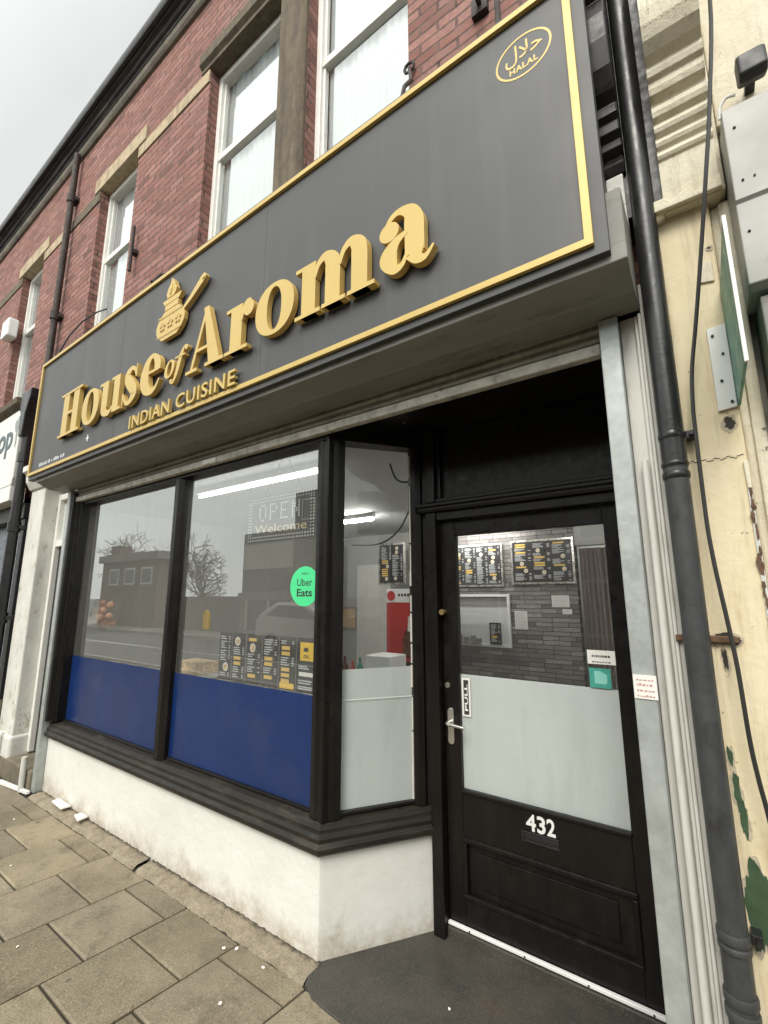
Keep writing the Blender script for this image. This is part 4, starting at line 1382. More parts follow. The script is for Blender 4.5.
tp = thing('drain_pipe', 'tall grey and black soil pipe down the right side beside the door', 'drainpipe', (-0.048, 1.6, 0))
mb = MB(); mb.tube([(-0.048, 1.598, 1.93), (-0.048, 1.598, 4.6)], 0.034, 24); mb.build('upper_pipe', 'black_iron', tp, smooth=True)
mb = MB(); mb.tube([(-0.048, 1.598, -0.02), (-0.048, 1.598, 1.93)], 0.0325, 24); mb.build('lower_pipe', 'pipe_grey', tp, smooth=True)
for z, r_, hh in ((2.03, 0.0365, 0.011), (1.94, 0.0362, 0.008), (1.905, 0.0368, 0.010), (0.70, 0.0368, 0.012), (0.675, 0.0362, 0.008), (0.565, 0.0372, 0.012), (0.53, 0.0372, 0.012)):
    mb = MB(); mb.tube([(-0.048, 1.598, z-hh), (-0.048, 1.598, z-hh*0.6), (-0.048, 1.598, z+hh*0.6), (-0.048, 1.598, z+hh)], [r_-0.002, r_, r_, r_-0.002], 28)
    mb.build('collar', 'black_iron' if z > 1 else 'pipe_grey', tp, smooth=True)
mb = MB(); mb.box(-0.100, 0.048, 1.622, 1.6385, 1.418, 1.436); mb.build('strap', 'rust_flake', tp, bevel=0.003)
for z in (2.03, 0.70):
    mb = MB(); mb.box(-0.012, 0.012, 1.602, 1.640, z-0.012, z+0.012); b = mb.build('bracket', 'black_iron', tp, bevel=0.002)
    mb = MB(); mb.tube([(0.004, 1.602, z), (0.004, 1.585, z)], 0.007, 8); mb.build('bolt', 'black_iron', b)

mb = MB(); mb.tube([(-0.1285, 1.634, 0.0), (-0.1285, 1.634, 1.975)], 0.0105, 14)
tag(mb.build('conduit', 'conduit', smooth=True), 'thin pale conduit clipped upright between the door rail and the tall pipe', 'conduit')
k = 1.585/1.45
cab = [(0.196, 3.75), (0.191, 3.327), (0.153, 2.985), (0.120, 2.76), (0.082, 2.517), (0.048, 2.31), (0.024, 2.17), (0.015, 2.07), (0.0125, 1.99), (0.0105, 1.75), (0.0135, 1.65), (0.020, 1.556), (0.026, 1.48), (0.033, 1.37), (0.037, 1.21), (0.044, 1.12), (0.053, 1.04), (0.062, 0.9), (0.066, 0.5), (0.07, 0.0)]


def smooth_path(p, sub=5):
    P_ = [Vector(q) for q in p]
    C = []
    for i in range(len(P_)-1):
        a, b, c, d = P_[max(i-1, 0)], P_[i], P_[i+1], P_[min(i+2, len(P_)-1)]
        for j in range(sub):
            t = j/sub
            C.append(0.5*((2*b)+(c-a)*t+(2*a-5*b+4*c-d)*t*t+(3*b-a-3*c+d)*t**3))
    C.append(P_[-1])
    return C


pts = []
for x, z in cab:
    yy = 1.585-0.125*min(1, max(0, (z-2.2)/0.55))
    kk = yy/1.45
    pts.append((x*kk, yy, 1.55+(z-1.55)*kk))
mb = MB(); mb.tube(smooth_path(pts), 0.0055, 8)
tag(mb.build('hanging_cable', 'cable', smooth=True), 'black cable hanging loosely down the cream pilaster', 'cable')

gsn = thing('projecting_sign', 'green projecting board seen edge on with its white bolted flange on the cream pilaster', 'sign', (0.12, 1.6, 2.1))
mb = MB(); mb.prism([(0.0755, 2.362), (0.1235, 2.368), (0.1235, 2.098), (0.0765, 2.092)], 'y', 1.630, 1.639); fl = mb.build('flange', 'white', gsn, bevel=0.002)
for x, z in ((0.088, 2.335), (0.107, 2.27), (0.095, 2.185), (0.112, 2.115)):
    mb = MB(); mb.tube([(x, 1.630, z), (x, 1.626, z)], 0.004, 8); mb.build('screw', 'ink', fl)
mb = MB(); mb.box(0.1245, 0.1315, 1.315, 1.639, 2.10, 2.49); mb.build('board', 'green_board', gsn, bevel=0.001)
mb = MB(); mb.box(0.1237, 0.1323, 1.306, 1.3145, 2.095, 2.495); mb.build('board_edge', 'white', gsn, bevel=0.001)

nb = thing('neighbour_fascia', 'grey sheet metal fascia with rivets at the right edge above a shutter box', 'sign', (1.6, 1.5, 2.4))
mb = MB(); mb.prism([(1.53, 2.972), (1.50, 2.975), (1.50, 2.665), (1.508, 2.655), (1.508, 2.40), (1.53, 2.385), (1.66, 2.385), (1.66, 2.972)], 'x', 0.178, 3.4); mb.build('panel', 'grey_panel', nb, bevel=0.003)
mb = MB()
rnd = random.Random(6)
for x in (0.20, 0.2275, 0.255, 0.30, 0.5, 0.9):
    for z in (2.42, 2.46, 2.56, 2.72, 2.9):
        if rnd.random() < 0.65:
            yq = 1.50 if z > 2.66 else 1.508
            mb.tube([(x+rnd.uniform(-.01, .01), yq-0.0005, z), (x, yq-0.003, z)], 0.003, 8)
mb.build('rivet', 'ink', nb)
mb = MB(); mb.prism([(1.54, 2.372), (1.54, 2.10), (1.58, 2.06), (1.7, 2.06), (1.7, 2.372)], 'x', 0.20, 3.4); mb.build('shutter_box', 'shutter', nb, bevel=0.004)
mb = MB(); mb.box(0.1285, 0.1815, 1.66, 1.90, 0.0, 2.79); mb.box(0.150, 0.1815, 1.645, 1.6595, 0.0, 2.79); mb.build('edge_post', 'cream2', nb, bevel=0.008)
rib = []
for k in range(26):
    z0 = 0.02+k*0.078
    rib += [(1.700, z0), (1.690, z0+0.010), (1.687, z0+0.038), (1.690, z0+0.066), (1.700, z0+0.076)]
mb = MB(); mb.prism(rib+[(1.70, 3.03), (1.9, 3.03), (1.9, 0.02)], 'x', 0.183, 3.4); mb.build('shutter_curtain', 'slat', nb)
nw = MB().box(0.177, 3.4, 1.62, 1.9, 3.04, 7.2).build('painted_wall', 'cream2', bevel=0.006)
tag(nw, 'cream painted wall of the building on the right above the grey fascia', 'wall')
fl2 = thing('floodlight', 'small black floodlight on the cream wall above the grey fascia', 'lamp', (0.26, 1.58, 3.1))
mb = MB(); mb.prism([(1.49, 3.060), (1.515, 3.05), (1.56, 3.075), (1.56, 3.15), (1.515, 3.15), (1.495, 3.125)], 'x', 0.232, 0.30); mb.build('housing', 'dark_grey', fl2, bevel=0.008, seg=3)
mb = MB(); mb.box(0.255, 0.28, 1.56, 1.62, 3.10, 3.12); mb.build('bracket', 'black_iron', fl2, bevel=0.002)
mb = MB(); mb.tube(smooth_path([(0.228, 1.575, 3.08), (0.205, 1.575, 3.085), (0.187, 1.575, 3.06), (0.183, 1.575, 3.02)]), 0.0045, 8)
tag(mb.build('lamp_wire', 'white', smooth=True), 'short white wire curling out of the black floodlight', 'wire')
mb = MB()
mb.tube([(0.178, 1.612, 3.005), (0.25, 1.606, 3.012), (3.4, 1.606, 3.03)], 0.006, 8)
tag(mb.build('cable_run', 'cable', smooth=True), 'black cable clipped along the top of the grey fascia', 'cable')


# flakes and patches on the cream pilaster (chips with their own shapes)
def blob(cx, cz, rx, rz, seed, n=44, rough=0.55):
    out = []
    for k in range(n):
        t = 2*math.pi*k/n
        p = (math.cos(t)*1.1+seed*7.3, math.sin(t)*1.1, seed*1.7)
        q = (math.cos(t)*4+seed*3.1, math.sin(t)*4, seed*0.7)
        f = 1+rough*mnoise.noise(p)+0.28*mnoise.noise(q)
        out.append((cx+rx*math.cos(t)*f, cz+rz*math.sin(t)*f))
    return out


def patch(name, mat, specs, y=1.6385, rim=None):
    """each chip is a thin flake on the wall face; the rim is bare plaster showing round it"""
    mb, rb = MB(), MB()
    for i, (cx, cz, rx, rz, sd_) in enumerate(specs):
        mb.prism(blob(cx, cz, rx, rz, sd_), 'y', y-0.0006-0.0001*i, y+0.003)
        if rim:
            rb.prism(blob(cx+0.001, cz-0.002, rx+0.004, rz+0.006, sd_+0.3), 'y', y-0.0001*i, y+0.003)
    if rim:
        rb.build('bare_plaster', rim, rp)
    mb.build(name, mat, rp)


M['plaster'] = paint('bare_plaster', (0.50, 0.44, 0.33), 0.9, var=0.3, scale=40, bump=0.5, dirt=(0.25, 0.19, 0.12), dscale=40, damt=0.8)
patch('old_paint_patch', 'green_paint', ((-0.006, 1.115, 0.006, 0.022, 1), (-0.001, 1.035, 0.008, 0.05, 2), (0.008, 0.965, 0.008, 0.045, 3), (0.012, 0.755, 0.026, 0.10, 4), (0.030, 0.71, 0.014, 0.05, 9)), rim='plaster')
patch('chipped_hole', 'dark_hole', ((0.0985, 2.055, 0.013, 0.020, 5), (0.042, 0.775, 0.011, 0.04, 6), (0.050, 0.69, 0.014, 0.05, 7), (0.020, 1.43, 0.028, 0.012, 8), (0.040, 1.424, 0.012, 0.010, 12), (0.012, 1.375, 0.006, 0.03, 13), (0.094, 2.55, 0.005, 0.006, 14), (0.112, 2.64, 0.005, 0.004, 15)), rim='plaster')
mb = MB()
for x in range(17):
    mb.box(-0.016+x*0.008, -0.0075+x*0.008, 1.6386, 1.6396, 1.948+0.004*math.sin(x*1.7), 1.9498+0.004*math.sin(x*1.7))
mb.build('crack', 'dark_hole', rp)
mb = MB(); mb.prism([(0.079, 2.60), (0.114, 2.587), (0.114, 2.52), (0.075, 2.527)], 'y', 1.633, 1.6395)
mb.build('wall_plate', 'cream2', rp, bevel=0.002)
mb = MB(); mb.prism([(0.116, 1.93), (0.128, 1.93), (0.128, 1.85), (0.118, 1.85)], 'y', 1.630, 1.6395); mb.build('hinge', 'cream2', rp, bevel=0.002)
mb = MB(); mb.box(0.1165, 0.1275, 1.634, 1.6395, 0.9, 1.848); mb.build('timber_strip', 'white_flake', rp, bevel=0.002)
mb = MB()
rnd = random.Random(12)
z = 1.84
while z > 1.0:
    h_ = rnd.uniform(0.02, 0.06)
    if rnd.random() < 0.75:
        mb.prism(blob(0.122+rnd.uniform(-.003, .003), z, 0.003+rnd.random()*0.004, h_*0.45, z*100), 'y', 1.632, 1.6338-rnd.random()*0.0006)
    z -= h_
mb.build('rust_strip', 'rust_flake', rp)

# ================================================================== INTERIOR
PLAN = [(-5.1, 1.80), (-1.62, 1.80), (-1.32, 2.235), (-0.16, 2.235), (-0.16, 8), (-5.1, 8)]
struct(MB().quad(*[(x, y, 0.04) for x, y in PLAN]).build('interior_floor', 'int_floor'))
struct(MB().quad(*[(x, y, 2.44) for x, y in PLAN]).build('interior_ceiling', 'int_ceil'))
struct(MB().quad((-5.1, 1.79, 0), (-5.1, 8, 0), (-5.1, 8, 2.6), (-5.1, 1.79, 2.6)).build('interior_wall', 'int_wall'))
struct(MB().quad((-0.16, 2.3, 0), (-0.16, 8, 0), (-0.16, 8, 2.6), (-0.16, 2.3, 2.6)).build('interior_wall', 'int_wall'))
BY = 5.4
struct(MB().box(-2.90, -1.20, BY, BY+0.1, 0.04, 2.439).build('interior_wall', 'split'))
struct(MB().box(-5.1, -2.90, BY+0.002, BY+0.1, 0.04, 2.439).build('interior_wall', 'int_wall'))
struct(MB().box(-1.199, -0.16, BY+0.003, BY+0.1, 2.10, 2.439).build('interior_wall', 'int_wall'))
struct(MB().quad((-5.1, 7.9, 0), (-0.16, 7.9, 0), (-0.16, 7.9, 2.6), (-5.1, 7.9, 2.6)).build('interior_wall', 'int_wall'))


def tube_light(x0, x1, y, z, label, mat='tube', r=0.016):
    t = thing('strip_light', label, 'light', ((x0+x1)/2, y, z), 'strip lights on the shop ceiling')
    mb = MB(); mb.box(x0, x1, y-0.03, y+0.03, z+0.02, z+0.06); mb.build('batten', 'white', t, bevel=0.004)
    mb = MB(); mb.tube([(x0+0.02, y, z), (x1-0.02, y, z)], r, 10); mb.build('tube', mat, t, smooth=True)
    return t


tube_light(-3.45, -1.95, 2.15, 2.375, 'lit strip light close behind the big window above the open sign', 'tube_soft', 0.012)
tube_light(-2.70, -1.85, 5.10, 2.33, 'lit strip light over the left menu board behind the counter')
tube_light(-1.45, -1.00, 7.2, 2.375, 'lit strip light in the back room beyond the curtain')
tube_light(-3.70, -2.90, 3.9, 2.375, 'lit strip light mid room seen through the splayed side window')
tube_light(-1.60, -0.75, 3.7, 2.375, 'lit strip light just inside the shop door')


def board(x0, x1, z0, z1, y, seed, name, label, frame=0.022, cols=3):
    rr = random.Random(seed)
    t = thing(name, label, 'menu board', ((x0+x1)/2, y, z0), 'menu boards behind the counter')
    mb = MB()
    mb.box(x0, x1, y-0.03, y, z0, z0+frame); mb.box(x0, x1, y-0.03, y, z1-frame, z1); mb.box(x0, x0+frame, y-0.03, y, z0+frame, z1-frame); mb.box(x1-frame, x1, y-0.03, y, z0+frame, z1-frame)
    mb.build('frame', 'metal', t)
    MB().box(x0+frame, x1-frame, y-0.02, y-0.001, z0+frame, z1-frame).build('panel', 'menu', t)
    menu_print(t, x0+frame+0.01, x1-frame-0.01, z0+frame+0.01, z1-frame-0.01, y-0.0205, rr, cols)
    return t


def menu_print(t, x0, x1, z0, z1, y, rr, cols, line=0.012):
    hd, tx, fd, pl_ = MB(), MB(), MB(), MB()
    w = (x1-x0)/cols
    d = 0.0008
    for c in range(cols):
        a, b = x0+c*w+w*0.06, x0+(c+1)*w-w*0.06
        z = z1-line
        pic = rr.random() < 0.6
        while z > z0+line*2:
            k = rr.random()
            if k < 0.22:
                hd.box(a+w*0.05, a+w*0.6, y-d, y, z-line*1.5, z); z -= line*2.3
            elif k < 0.40 and z-line*4.5 > z0:
                cx = a+(b-a)*rr.uniform(0.3, 0.7); cz = z-line*2; r = min(line*2, w*0.25)
                pl_.prism([(cx+r*math.cos(q), cz+r*math.sin(q)) for q in [2*math.pi*j/14 for j in range(14)]], 'y', y-d, y)
                fd.prism([(cx+r*0.7*math.cos(q), cz+r*0.7*math.sin(q)) for q in [2*math.pi*j/10 for j in range(10)]], 'y', y-2*d, y-d)
                z -= line*4.6
            else:
                for _ in range(rr.randint(2, 5)):
                    if z < z0+line:
                        break
                    tx.box(a, a+(b-a)*rr.uniform(0.35, 0.7), y-d, y, z-line*0.45, z)
                    if rr.random() < 0.7:
                        tx.box(b-w*0.14, b, y-d, y, z-line*0.45, z)
                    z -= line*0.95
                z -= line*0.4
    for mb, nm, mt in ((hd, 'menu_heading', 'menu_gold'), (tx, 'menu_text', 'menu_grey'), (pl_, 'menu_plate', 'menu_plate'), (fd, 'menu_dish', 'menu_food')):
        if mb.f:
            mb.build(nm, mt, t)


board(-2.74, -2.035, 1.66, 2.19, BY-0.005, 21, 'menu_board', 'left one of the two silver framed black menu boards over the serving hatch', cols=4)
board(-1.93, -1.205, 1.68, 2.20, BY-0.005, 22, 'menu_board', 'right one of the two silver framed black menu boards above bare stone wallpaper', cols=3)
board(-3.62, -3.20, 1.70, 2.24, 5.0, 23, 'menu_board', 'narrow menu board seen through the side window above the red fridge', cols=2)

ht = thing('serving_hatch', 'white framed serving hatch under the left menu board', 'hatch', (-2.34, BY, 0.95))
mb = MB()
mb.box(-2.72, -1.975, BY-0.03, BY-0.001, 0.94, 0.975); mb.box(-2.72, -1.975, BY-0.03, BY-0.001, 1.535, 1.565); mb.box(-2.72, -2.69, BY-0.03, BY-0.001, 0.975, 1.535); mb.box(-2.01, -1.975, BY-0.03, BY-0.001, 0.975, 1.535)
mb.build('frame', 'white', ht, bevel=0.003)
MB().box(-2.69, -2.01, BY-0.008, BY-0.002, 0.975, 1.42).build('opening', 'counter', ht)
MB().box(-2.69, -2.01, BY-0.012, BY-0.002, 1.42, 1.535).build('blind', 'render_grey', ht)
mb = MB()
for x, w, h_ in ((-2.66, 0.05, 0.10), (-2.58, 0.06, 0.07), (-2.48, 0.05, 0.09), (-2.42, 0.07, 0.06)):
    mb.box(x, x+w, BY-0.06, BY-0.015, 0.976, 0.976+h_)
tag(mb.build('condiment_pots', 'render_grey'), 'small grey pots lined up on the sill of the serving hatch', 'pots')
nt = MB().box(-2.235, -2.09, BY-0.05, BY-0.04, 0.976, 1.23).build('menu_card', 'menu')
tag(nt, 'dark menu card standing in the serving hatch', 'menu card')
mb = MB(); menu_print(nt, -2.225, -2.10, 0.99, 1.22, BY-0.051, random.Random(3), 1, 0.014)
for (x0_, x1_, z0_, z1_, lb) in ((-1.93, -1.78, 1.16, 1.37, 'tall white notice pinned on the stone wallpaper beside the hatch'), (-1.49, -1.30, 1.42, 1.55, 'wide pale notice pinned under the right menu board'), (-1.38, -1.28, 1.345, 1.40, 'tiny white notice pinned just below the wide pale one')):
    o = MB().box(x0_, x1_, BY-0.004, BY-0.001, z0_, z1_).build('notice', 'paper'); tag(o, lb, 'notice')
    mb = MB()
    rnd = random.Random(int(x0_*-100))
    z = z1_-0.02
    while z > z0_+0.012:
        mb.box(x0_+0.012, x1_-rnd.uniform(0.012, 0.04), BY-0.0055, BY-0.004, z-0.006, z); z -= 0.016
    mb.build('notice_print', 'menu_grey', o)
# curtain in the back doorway
mb = MB()
n = 60
pts = [(-1.19+0.34*k/n, BY+0.16+0.025*math.sin(k*0.75)+0.012*math.sin(k*0.31)) for k in range(n+1)]
mb.add([(x, y, z) for z in (0.06, 2.08) for x, y in pts], [(k, k+1, n+2+k, n+1+k) for k in range(n)])
tag(mb.build('door_curtain', 'drape', smooth=True), 'brown drape hanging in the doorway right of the stone wallpaper', 'curtain')

fr = thing('drinks_fridge', 'red drinks fridge with a bottle picture seen through the side window', 'fridge', (-2.85, 4.3, 0.04))
MB().box(-3.02, -2.45, 4.32, 4.85, 0.04, 1.63).build('cabinet', 'dark_grey', fr, bevel=0.01)
MB().box(-3.02, -2.45, 4.302, 4.318, 0.85, 1.475).build('red_panel', 'red', fr)
hd_ = MB().box(-3.02, -2.45, 4.30, 4.318, 1.478, 1.625).build('header', 'white', fr, bevel=0.003)
mb = MB(); mb.prism([(-2.955+0.055*math.cos(q), 1.552+0.055*math.sin(q)) for q in [2*math.pi*j/24 for j in range(24)]], 'y', 4.296, 4.2995); mb.build('round_badge', 'red', hd_)
mb = MB()
for x in (-2.86, -2.82, -2.78, -2.74):
    mb.box(x, x+0.026, 4.297, 4.2995, 1.545, 1.575)
mb.build('header_print', 'ink', hd_)
mb = MB(); mb.prism([(-2.80, 0.90), (-2.60, 0.90), (-2.60, 1.08), (-2.625, 1.16), (-2.665, 1.22), (-2.675, 1.33), (-2.725, 1.33), (-2.735, 1.22), (-2.775, 1.16), (-2.80, 1.08)], 'y', 4.296, 4.3015); b = mb.build('bottle_picture', 'bottle', fr)
mb = MB(); mb.prism([(-2.735, 1.17), (-2.665, 1.17), (-2.672, 1.33), (-2.728, 1.33)], 'y', 4.293, 4.2955); mb.build('bottle_neck', 'menu_plate', b)
ct = thing('shop_counter', 'pale counter behind the frosted side window', 'counter', (-2.9, 3.6, 0.04))
MB().box(-3.5, -2.2, 3.5, 3.9, 0.04, 0.66).build('counter_front', 'counter', ct, bevel=0.005)
MB().box(-3.53, -2.17, 3.47, 3.93, 0.66, 0.70).build('counter_top', 'white', ct, bevel=0.005)
wbx = MB().box(-2.72, -2.44, 3.52, 3.80, 0.701, 1.005).build('counter_box', 'white', bevel=0.01)
tag(wbx, 'small white box on the counter just above the frosted film of the side window', 'box')
for k, (x, h_, r_, mt) in enumerate(((-3.05, 0.26, 0.035, 'bottle'), (-2.95, 0.22, 0.04, 'red'), (-2.86, 0.26, 0.035, 'green_board'))):
    mb = MB(); mb.tube([(x, 3.62, 0.701), (x, 3.62, 0.701+h_*0.6), (x, 3.62, 0.701+h_*0.78), (x, 3.62, 0.701+h_)], [r_, r_, r_*0.4, r_*0.38], 14)
    tag(mb.build('sauce_bottle', mt, smooth=True), ('brown', 'red', 'green')[k]+' sauce bottle standing on the shop counter left of the white box', 'bottle')
dc = MB().box(-4.30, -3.72, 5.36, 5.399, 0.05, 2.0).build('kitchen_door', 'white_frame', bevel=0.004)
tag(dc, 'plain pale interior door in the back wall left of the red fridge', 'door')
pc = thing('wall_picture', 'small framed picture on the back wall seen through the side window', 'picture', (-4.5, BY, 1.05))
MB().box(-4.62, -4.32, BY-0.02, BY, 1.06, 1.39).build('frame', 'drape', pc)
MB().box(-4.59, -4.35, BY-0.024, BY-0.0205, 1.09, 1.36).build('print', 'menu_food', pc)
mb = MB(); mb.tube(smooth_path([(-1.62, 2.35, 2.40), (-1.60, 2.40, 2.30), (-1.52, 2.42, 2.28), (-1.50, 2.44, 2.36), (-1.53, 2.5, 2.22), (-1.70, 2.6, 2.02), (-1.95, 2.7, 1.93), (-2.3, 2.8, 1.95)]), 0.006, 6)
tag(mb.build('hanging_wire', 'cable', smooth=True), 'thin black wire drooping behind the top of the side window', 'wire')

# OPEN / Welcome LED board on strings
op = thing('open_sign', 'dark hanging LED board reading OPEN Welcome behind the big window', 'sign', (-2.09, 1.86, 1.88))
MB().box(-2.395, -1.79, 1.852, 1.866, 1.882, 2.172).build('board', 'open_board', op, bevel=0.003)
dots = MB()


def dotbox(mb, x, z, s_=0.0045):
    mb.box(x-s_, x+s_, 1.8502, 1.852, z-s_, z+s_)


for k in range(27):
    x = -2.378+k*0.0220
    for z in (2.158, 2.138, 1.914, 1.894):
        dotbox(dots, x, z)
for k in range(11):
    z = 1.93+k*0.0195
    for x in (-2.378, -2.357, -1.828, -1.807):
        dotbox(dots, x, z)
FONT5 = {'O': ['0110', '1001', '1001', '1001', '1001', '1001', '0110'], 'P': ['1110', '1001', '1001', '1110', '1000', '1000', '1000'], 'E': ['1111', '1000', '1000', '1110', '1000', '1000', '1111'], 'N': ['1001', '1101', '1101', '1011', '1011', '1001', '1001']}
for i, ch in enumerate('OPEN'):
    for r_, row in enumerate(FONT5[ch]):
        for c_, b_ in enumerate(row):
            if b_ == '1':
                dotbox(dots, -2.275+i*0.098+c_*0.018, 2.112-r_*0.0155, 0.0055)
dots.build('led_dots', 'led', op)
mb = MB(); text(mb, 'Welcome', -2.32, 1.937, 1.852, 0.055, 0.0015, width=0.46, bold=0.012); mb.build('welcome_lettering', 'led_gold', op)
mb = MB(); mb.tube([(-2.24, 1.858, 2.172), (-2.075, 1.858, 2.435), (-1.905, 1.858, 2.172)], 0.003, 6); mb.build('cord', 'twine', op)

# six menu sheets taped inside the window
xs = [-2.475, -2.352, -2.222, -2.082, -1.945, -1.812, -1.665]
desc = ['leftmost menu sheet taped inside the big window', 'menu sheet with a row of small dishes, second from the left end', 'menu sheet third from the left with grey price lists', 'menu sheet fourth from the left between two list sheets', 'menu sheet with a gold strip at its foot beside the yellow headed one', 'menu sheet with the bright yellow heading block next to the corner post']
for i in range(6):
    a, b = xs[i]+0.004, xs[i+1]-0.004
    o = MB().box(a, b, 1.7535, 1.7545, 1.066, 1.336).build('window_menu', 'menu')
    tag(o, desc[i], 'menu', 'menu sheets in the window')
    if i < 5:
        menu_print(o, a+0.006, b-0.006, 1.075, 1.328, 1.7534, random.Random(40+i), 1, 0.0125)
        if i == 4:
            MB().box(a+0.01, b-0.008, 1.7524, 1.7530, 1.072, 1.10).build('gold_strip', 'menu_yellow', o)
    else:
        MB().box(a+0.026, b-0.016, 1.7526, 1.7533, 1.222, 1.314).build('heading_block', 'menu_yellow', o)
        mb = MB(); mb.prism([(-1.755, 1.268), (-1.725, 1.268), (-1.722, 1.278), (-1.73, 1.288), (-1.748, 1.288), (-1.757, 1.278)], 'y', 1.7515, 1.7525); mb.box(-1.752, -1.722, 1.7515, 1.7525, 1.245, 1.250); mb.box(-1.76, -1.715, 1.7515, 1.7525, 1.236, 1.240)
        mb.build('heading_mark', 'ink', o)
        mb = MB()
        for z, w in ((1.19, 0.06), (1.18, 0.075), (1.12, 0.1), (1.108, 0.09), (1.09, 0.1), (1.08, 0.1)):
            mb.box(a+0.015, a+0.015+w, 1.7527, 1.7533, z, z+0.006)
        mb.build('menu_text', 'menu_grey', o)
        MB().box(a+0.02, b-0.02, 1.7526, 1.7533, 1.145, 1.165).build('white_strip', 'paper', o)
mb = MB(); mb.prism([(-3.045, 1.315), (-2.975, 1.315), (-2.975, 1.42), (-3.0, 1.455), (-3.02, 1.455), (-3.045, 1.42)], 'y', 2.0, 2.02)
tag(mb.build('hanging_tag', 'menu_yellow', bevel=0.006), 'small orange tag hanging inside the window just right of the mullion', 'tag')
ub = thing('oval_sticker', 'bright green oval Uber Eats sticker on the big window', 'sticker', (-1.75, 1.742, 1.5))
ux, uz = -1.755, 1.602
MB().prism([(ux+0.108*math.cos(q), uz+0.105*math.sin(q)) for q in [2*math.pi*j/48 for j in range(48)]], 'y', 1.7432, 1.7442).build('disc', 'uber', ub)
mb = MB()
text(mb, 'Uber', ux, uz+0.002, 1.7432, 0.040, 0.0005, align='CENTER', width=0.112, bold=0.008)
text(mb, 'Eats', ux, uz-0.052, 1.7432, 0.040, 0.0005, align='CENTER', width=0.112, bold=0.03)
text(mb, 'ORDER ON', ux, uz+0.062, 1.7432, 0.010, 0.0005, align='CENTER', width=0.05)
mb.build('lettering', 'ink', ub)
fl = thing('balloon_cluster', 'small peach and maroon balloon cluster inside the left end of the window', 'balloons', (-4.6, 1.92, 1.4))
rnd = random.Random(17)
for k in range(19):
    mt = ('peach', 'peach', 'cream_ball', 'peach', 'maroon')[k % 5]
    q = k*2.4
    dx, dz = 0.030*math.sqrt(k)*math.cos(q)*1.25, 0.030*math.sqrt(k)*math.sin(q)
    mb = MB(); mb.sphere((-4.60+dx, 1.96-0.02*(k % 3)+0.004*k, 1.40+dz), rnd.uniform(0.028, 0.042), nu=14, nv=10); mb.build('balloon', mt, fl, smooth=True)
mb = MB(); mb.box(-3.30, -2.98, 1.95, 2.15, 1.012, 1.035); mb.box(-3.28, -3.0, 1.97, 2.13, 1.0355, 1.085)
tag(mb.build('takeaway_box', 'menu_food'), 'low tan box resting just above the blue band behind the mullion', 'box')
MB_d = MB().box(-3.5, -2.8, 1.9, 2.4, 0.042, 1.011).build('display_plinth', 'render_grey')
tag(MB_d, 'plain plinth hidden behind the blue vinyl band', 'plinth')

# ================================================================== LITTER
for (poly, lb) in (([(-4.226, 1.612), (-4.245, 1.668), (-4.018, 1.662), (-4.025, 1.60)], 'larger broken white tile lying at the foot of the stallriser'),
                   ([(-3.837, 1.615), (-3.835, 1.66), (-3.733, 1.662), (-3.719, 1.592)], 'smaller broken white tile lying at the foot of the stallriser')):
    mb = MB(); mb.prism(poly, 'z', 0.028, 0.038); tag(mb.build('broken_tile', 'chip', bevel=0.002), lb, 'tile', 'broken tiles by the wall')
mb = MB(); mb.prism([(-5.10, 1.515), (-4.62, 1.575), (-4.615, 1.60), (-5.10, 1.548)], 'z', 0.002, 0.026)
tag(mb.build('plastic_trim', 'white', bevel=0.003), 'length of white plastic trim lying on the paving by the step', 'trim')
chips = [(-3.52, 1.17), (-2.72, 0.97), (-1.95, 1.50), (-1.90, 1.53), (-1.72, 1.53), (-1.72, 1.32), (-0.98, 1.80), (-4.2, 1.38)]
lbs = ['white chip on the paving nearest the left edge of the photo', 'white chip near the front of the paving', 'left one of two white chips beside the mortar strip', 'right one of two white chips beside the mortar strip', 'chip close to the asphalt corner by the mortar strip', 'larger white chip on the slab nearest the asphalt', 'tiny chip on the black asphalt before the door', 'small chip on the paving by the white trim']
rnd = random.Random(8)
for (x, y), lb in zip(chips, lbs):
    z0_ = 0.0005 if x < -1.5 else 0.007
    r_ = rnd.uniform(0.007, 0.012)
    po = [(x+r_*math.cos(q)*rnd.uniform(0.6, 1.2), y+r_*0.8*math.sin(q)*rnd.uniform(0.6, 1.2)) for q in [2*math.pi*j/7 for j in range(7)]]
    mb = MB(); mb.prism(po, 'z', z0_, z0_+0.004)
    tag(mb.build('stone_chip', 'chip', bevel=0.001), lb, 'chip', 'white chips of debris on the ground')

# ================================================================== ACROSS THE STREET (seen mirrored in the glass)
bA = thing('brick_block', 'brown brick block across the street mirrored in the left pane', 'building', (-26, -9, 0))
MB().box(-29.4, -23.2, -10, -9, -0.1, 3.5).build('wall', 'brick_brown', bA)
MB().box(-29.6, -23.0, -10.1, -8.8, 3.5, 3.9).build('parapet', 'render_grey', bA)
MB().box(-29.0, -28.0, -9.9, -9.2, 3.9, 4.5).build('chimney', 'brick_brown', bA)
for x in (-28.4, -26.6, -24.8):
    f = MB().box(x, x+1.1, -8.99, -8.95, 2.2, 3.1).build('window', 'white_frame', bA)
    MB().box(x+0.08, x+1.02, -8.945, -8.94, 2.28, 3.02).build('pane', 'win_dark', f)
bB = thing('corner_block', 'dark corner block with a pale panel band mirrored behind the open sign', 'building', (-13, -9, 0))
MB().box(-16.3, -9.0, -11, -9, -0.1, 4.2).build('wall', 'render_grey', bB)
MB().box(-13.1, -9.0, -11, -8.9, 4.21, 5.6).build('upper_storey', 'dark_grey', bB)
MB().box(-16.2, -13.2, -9.05, -8.92, 2.66, 3.7).build('pale_band', 'pale_panel', bB)
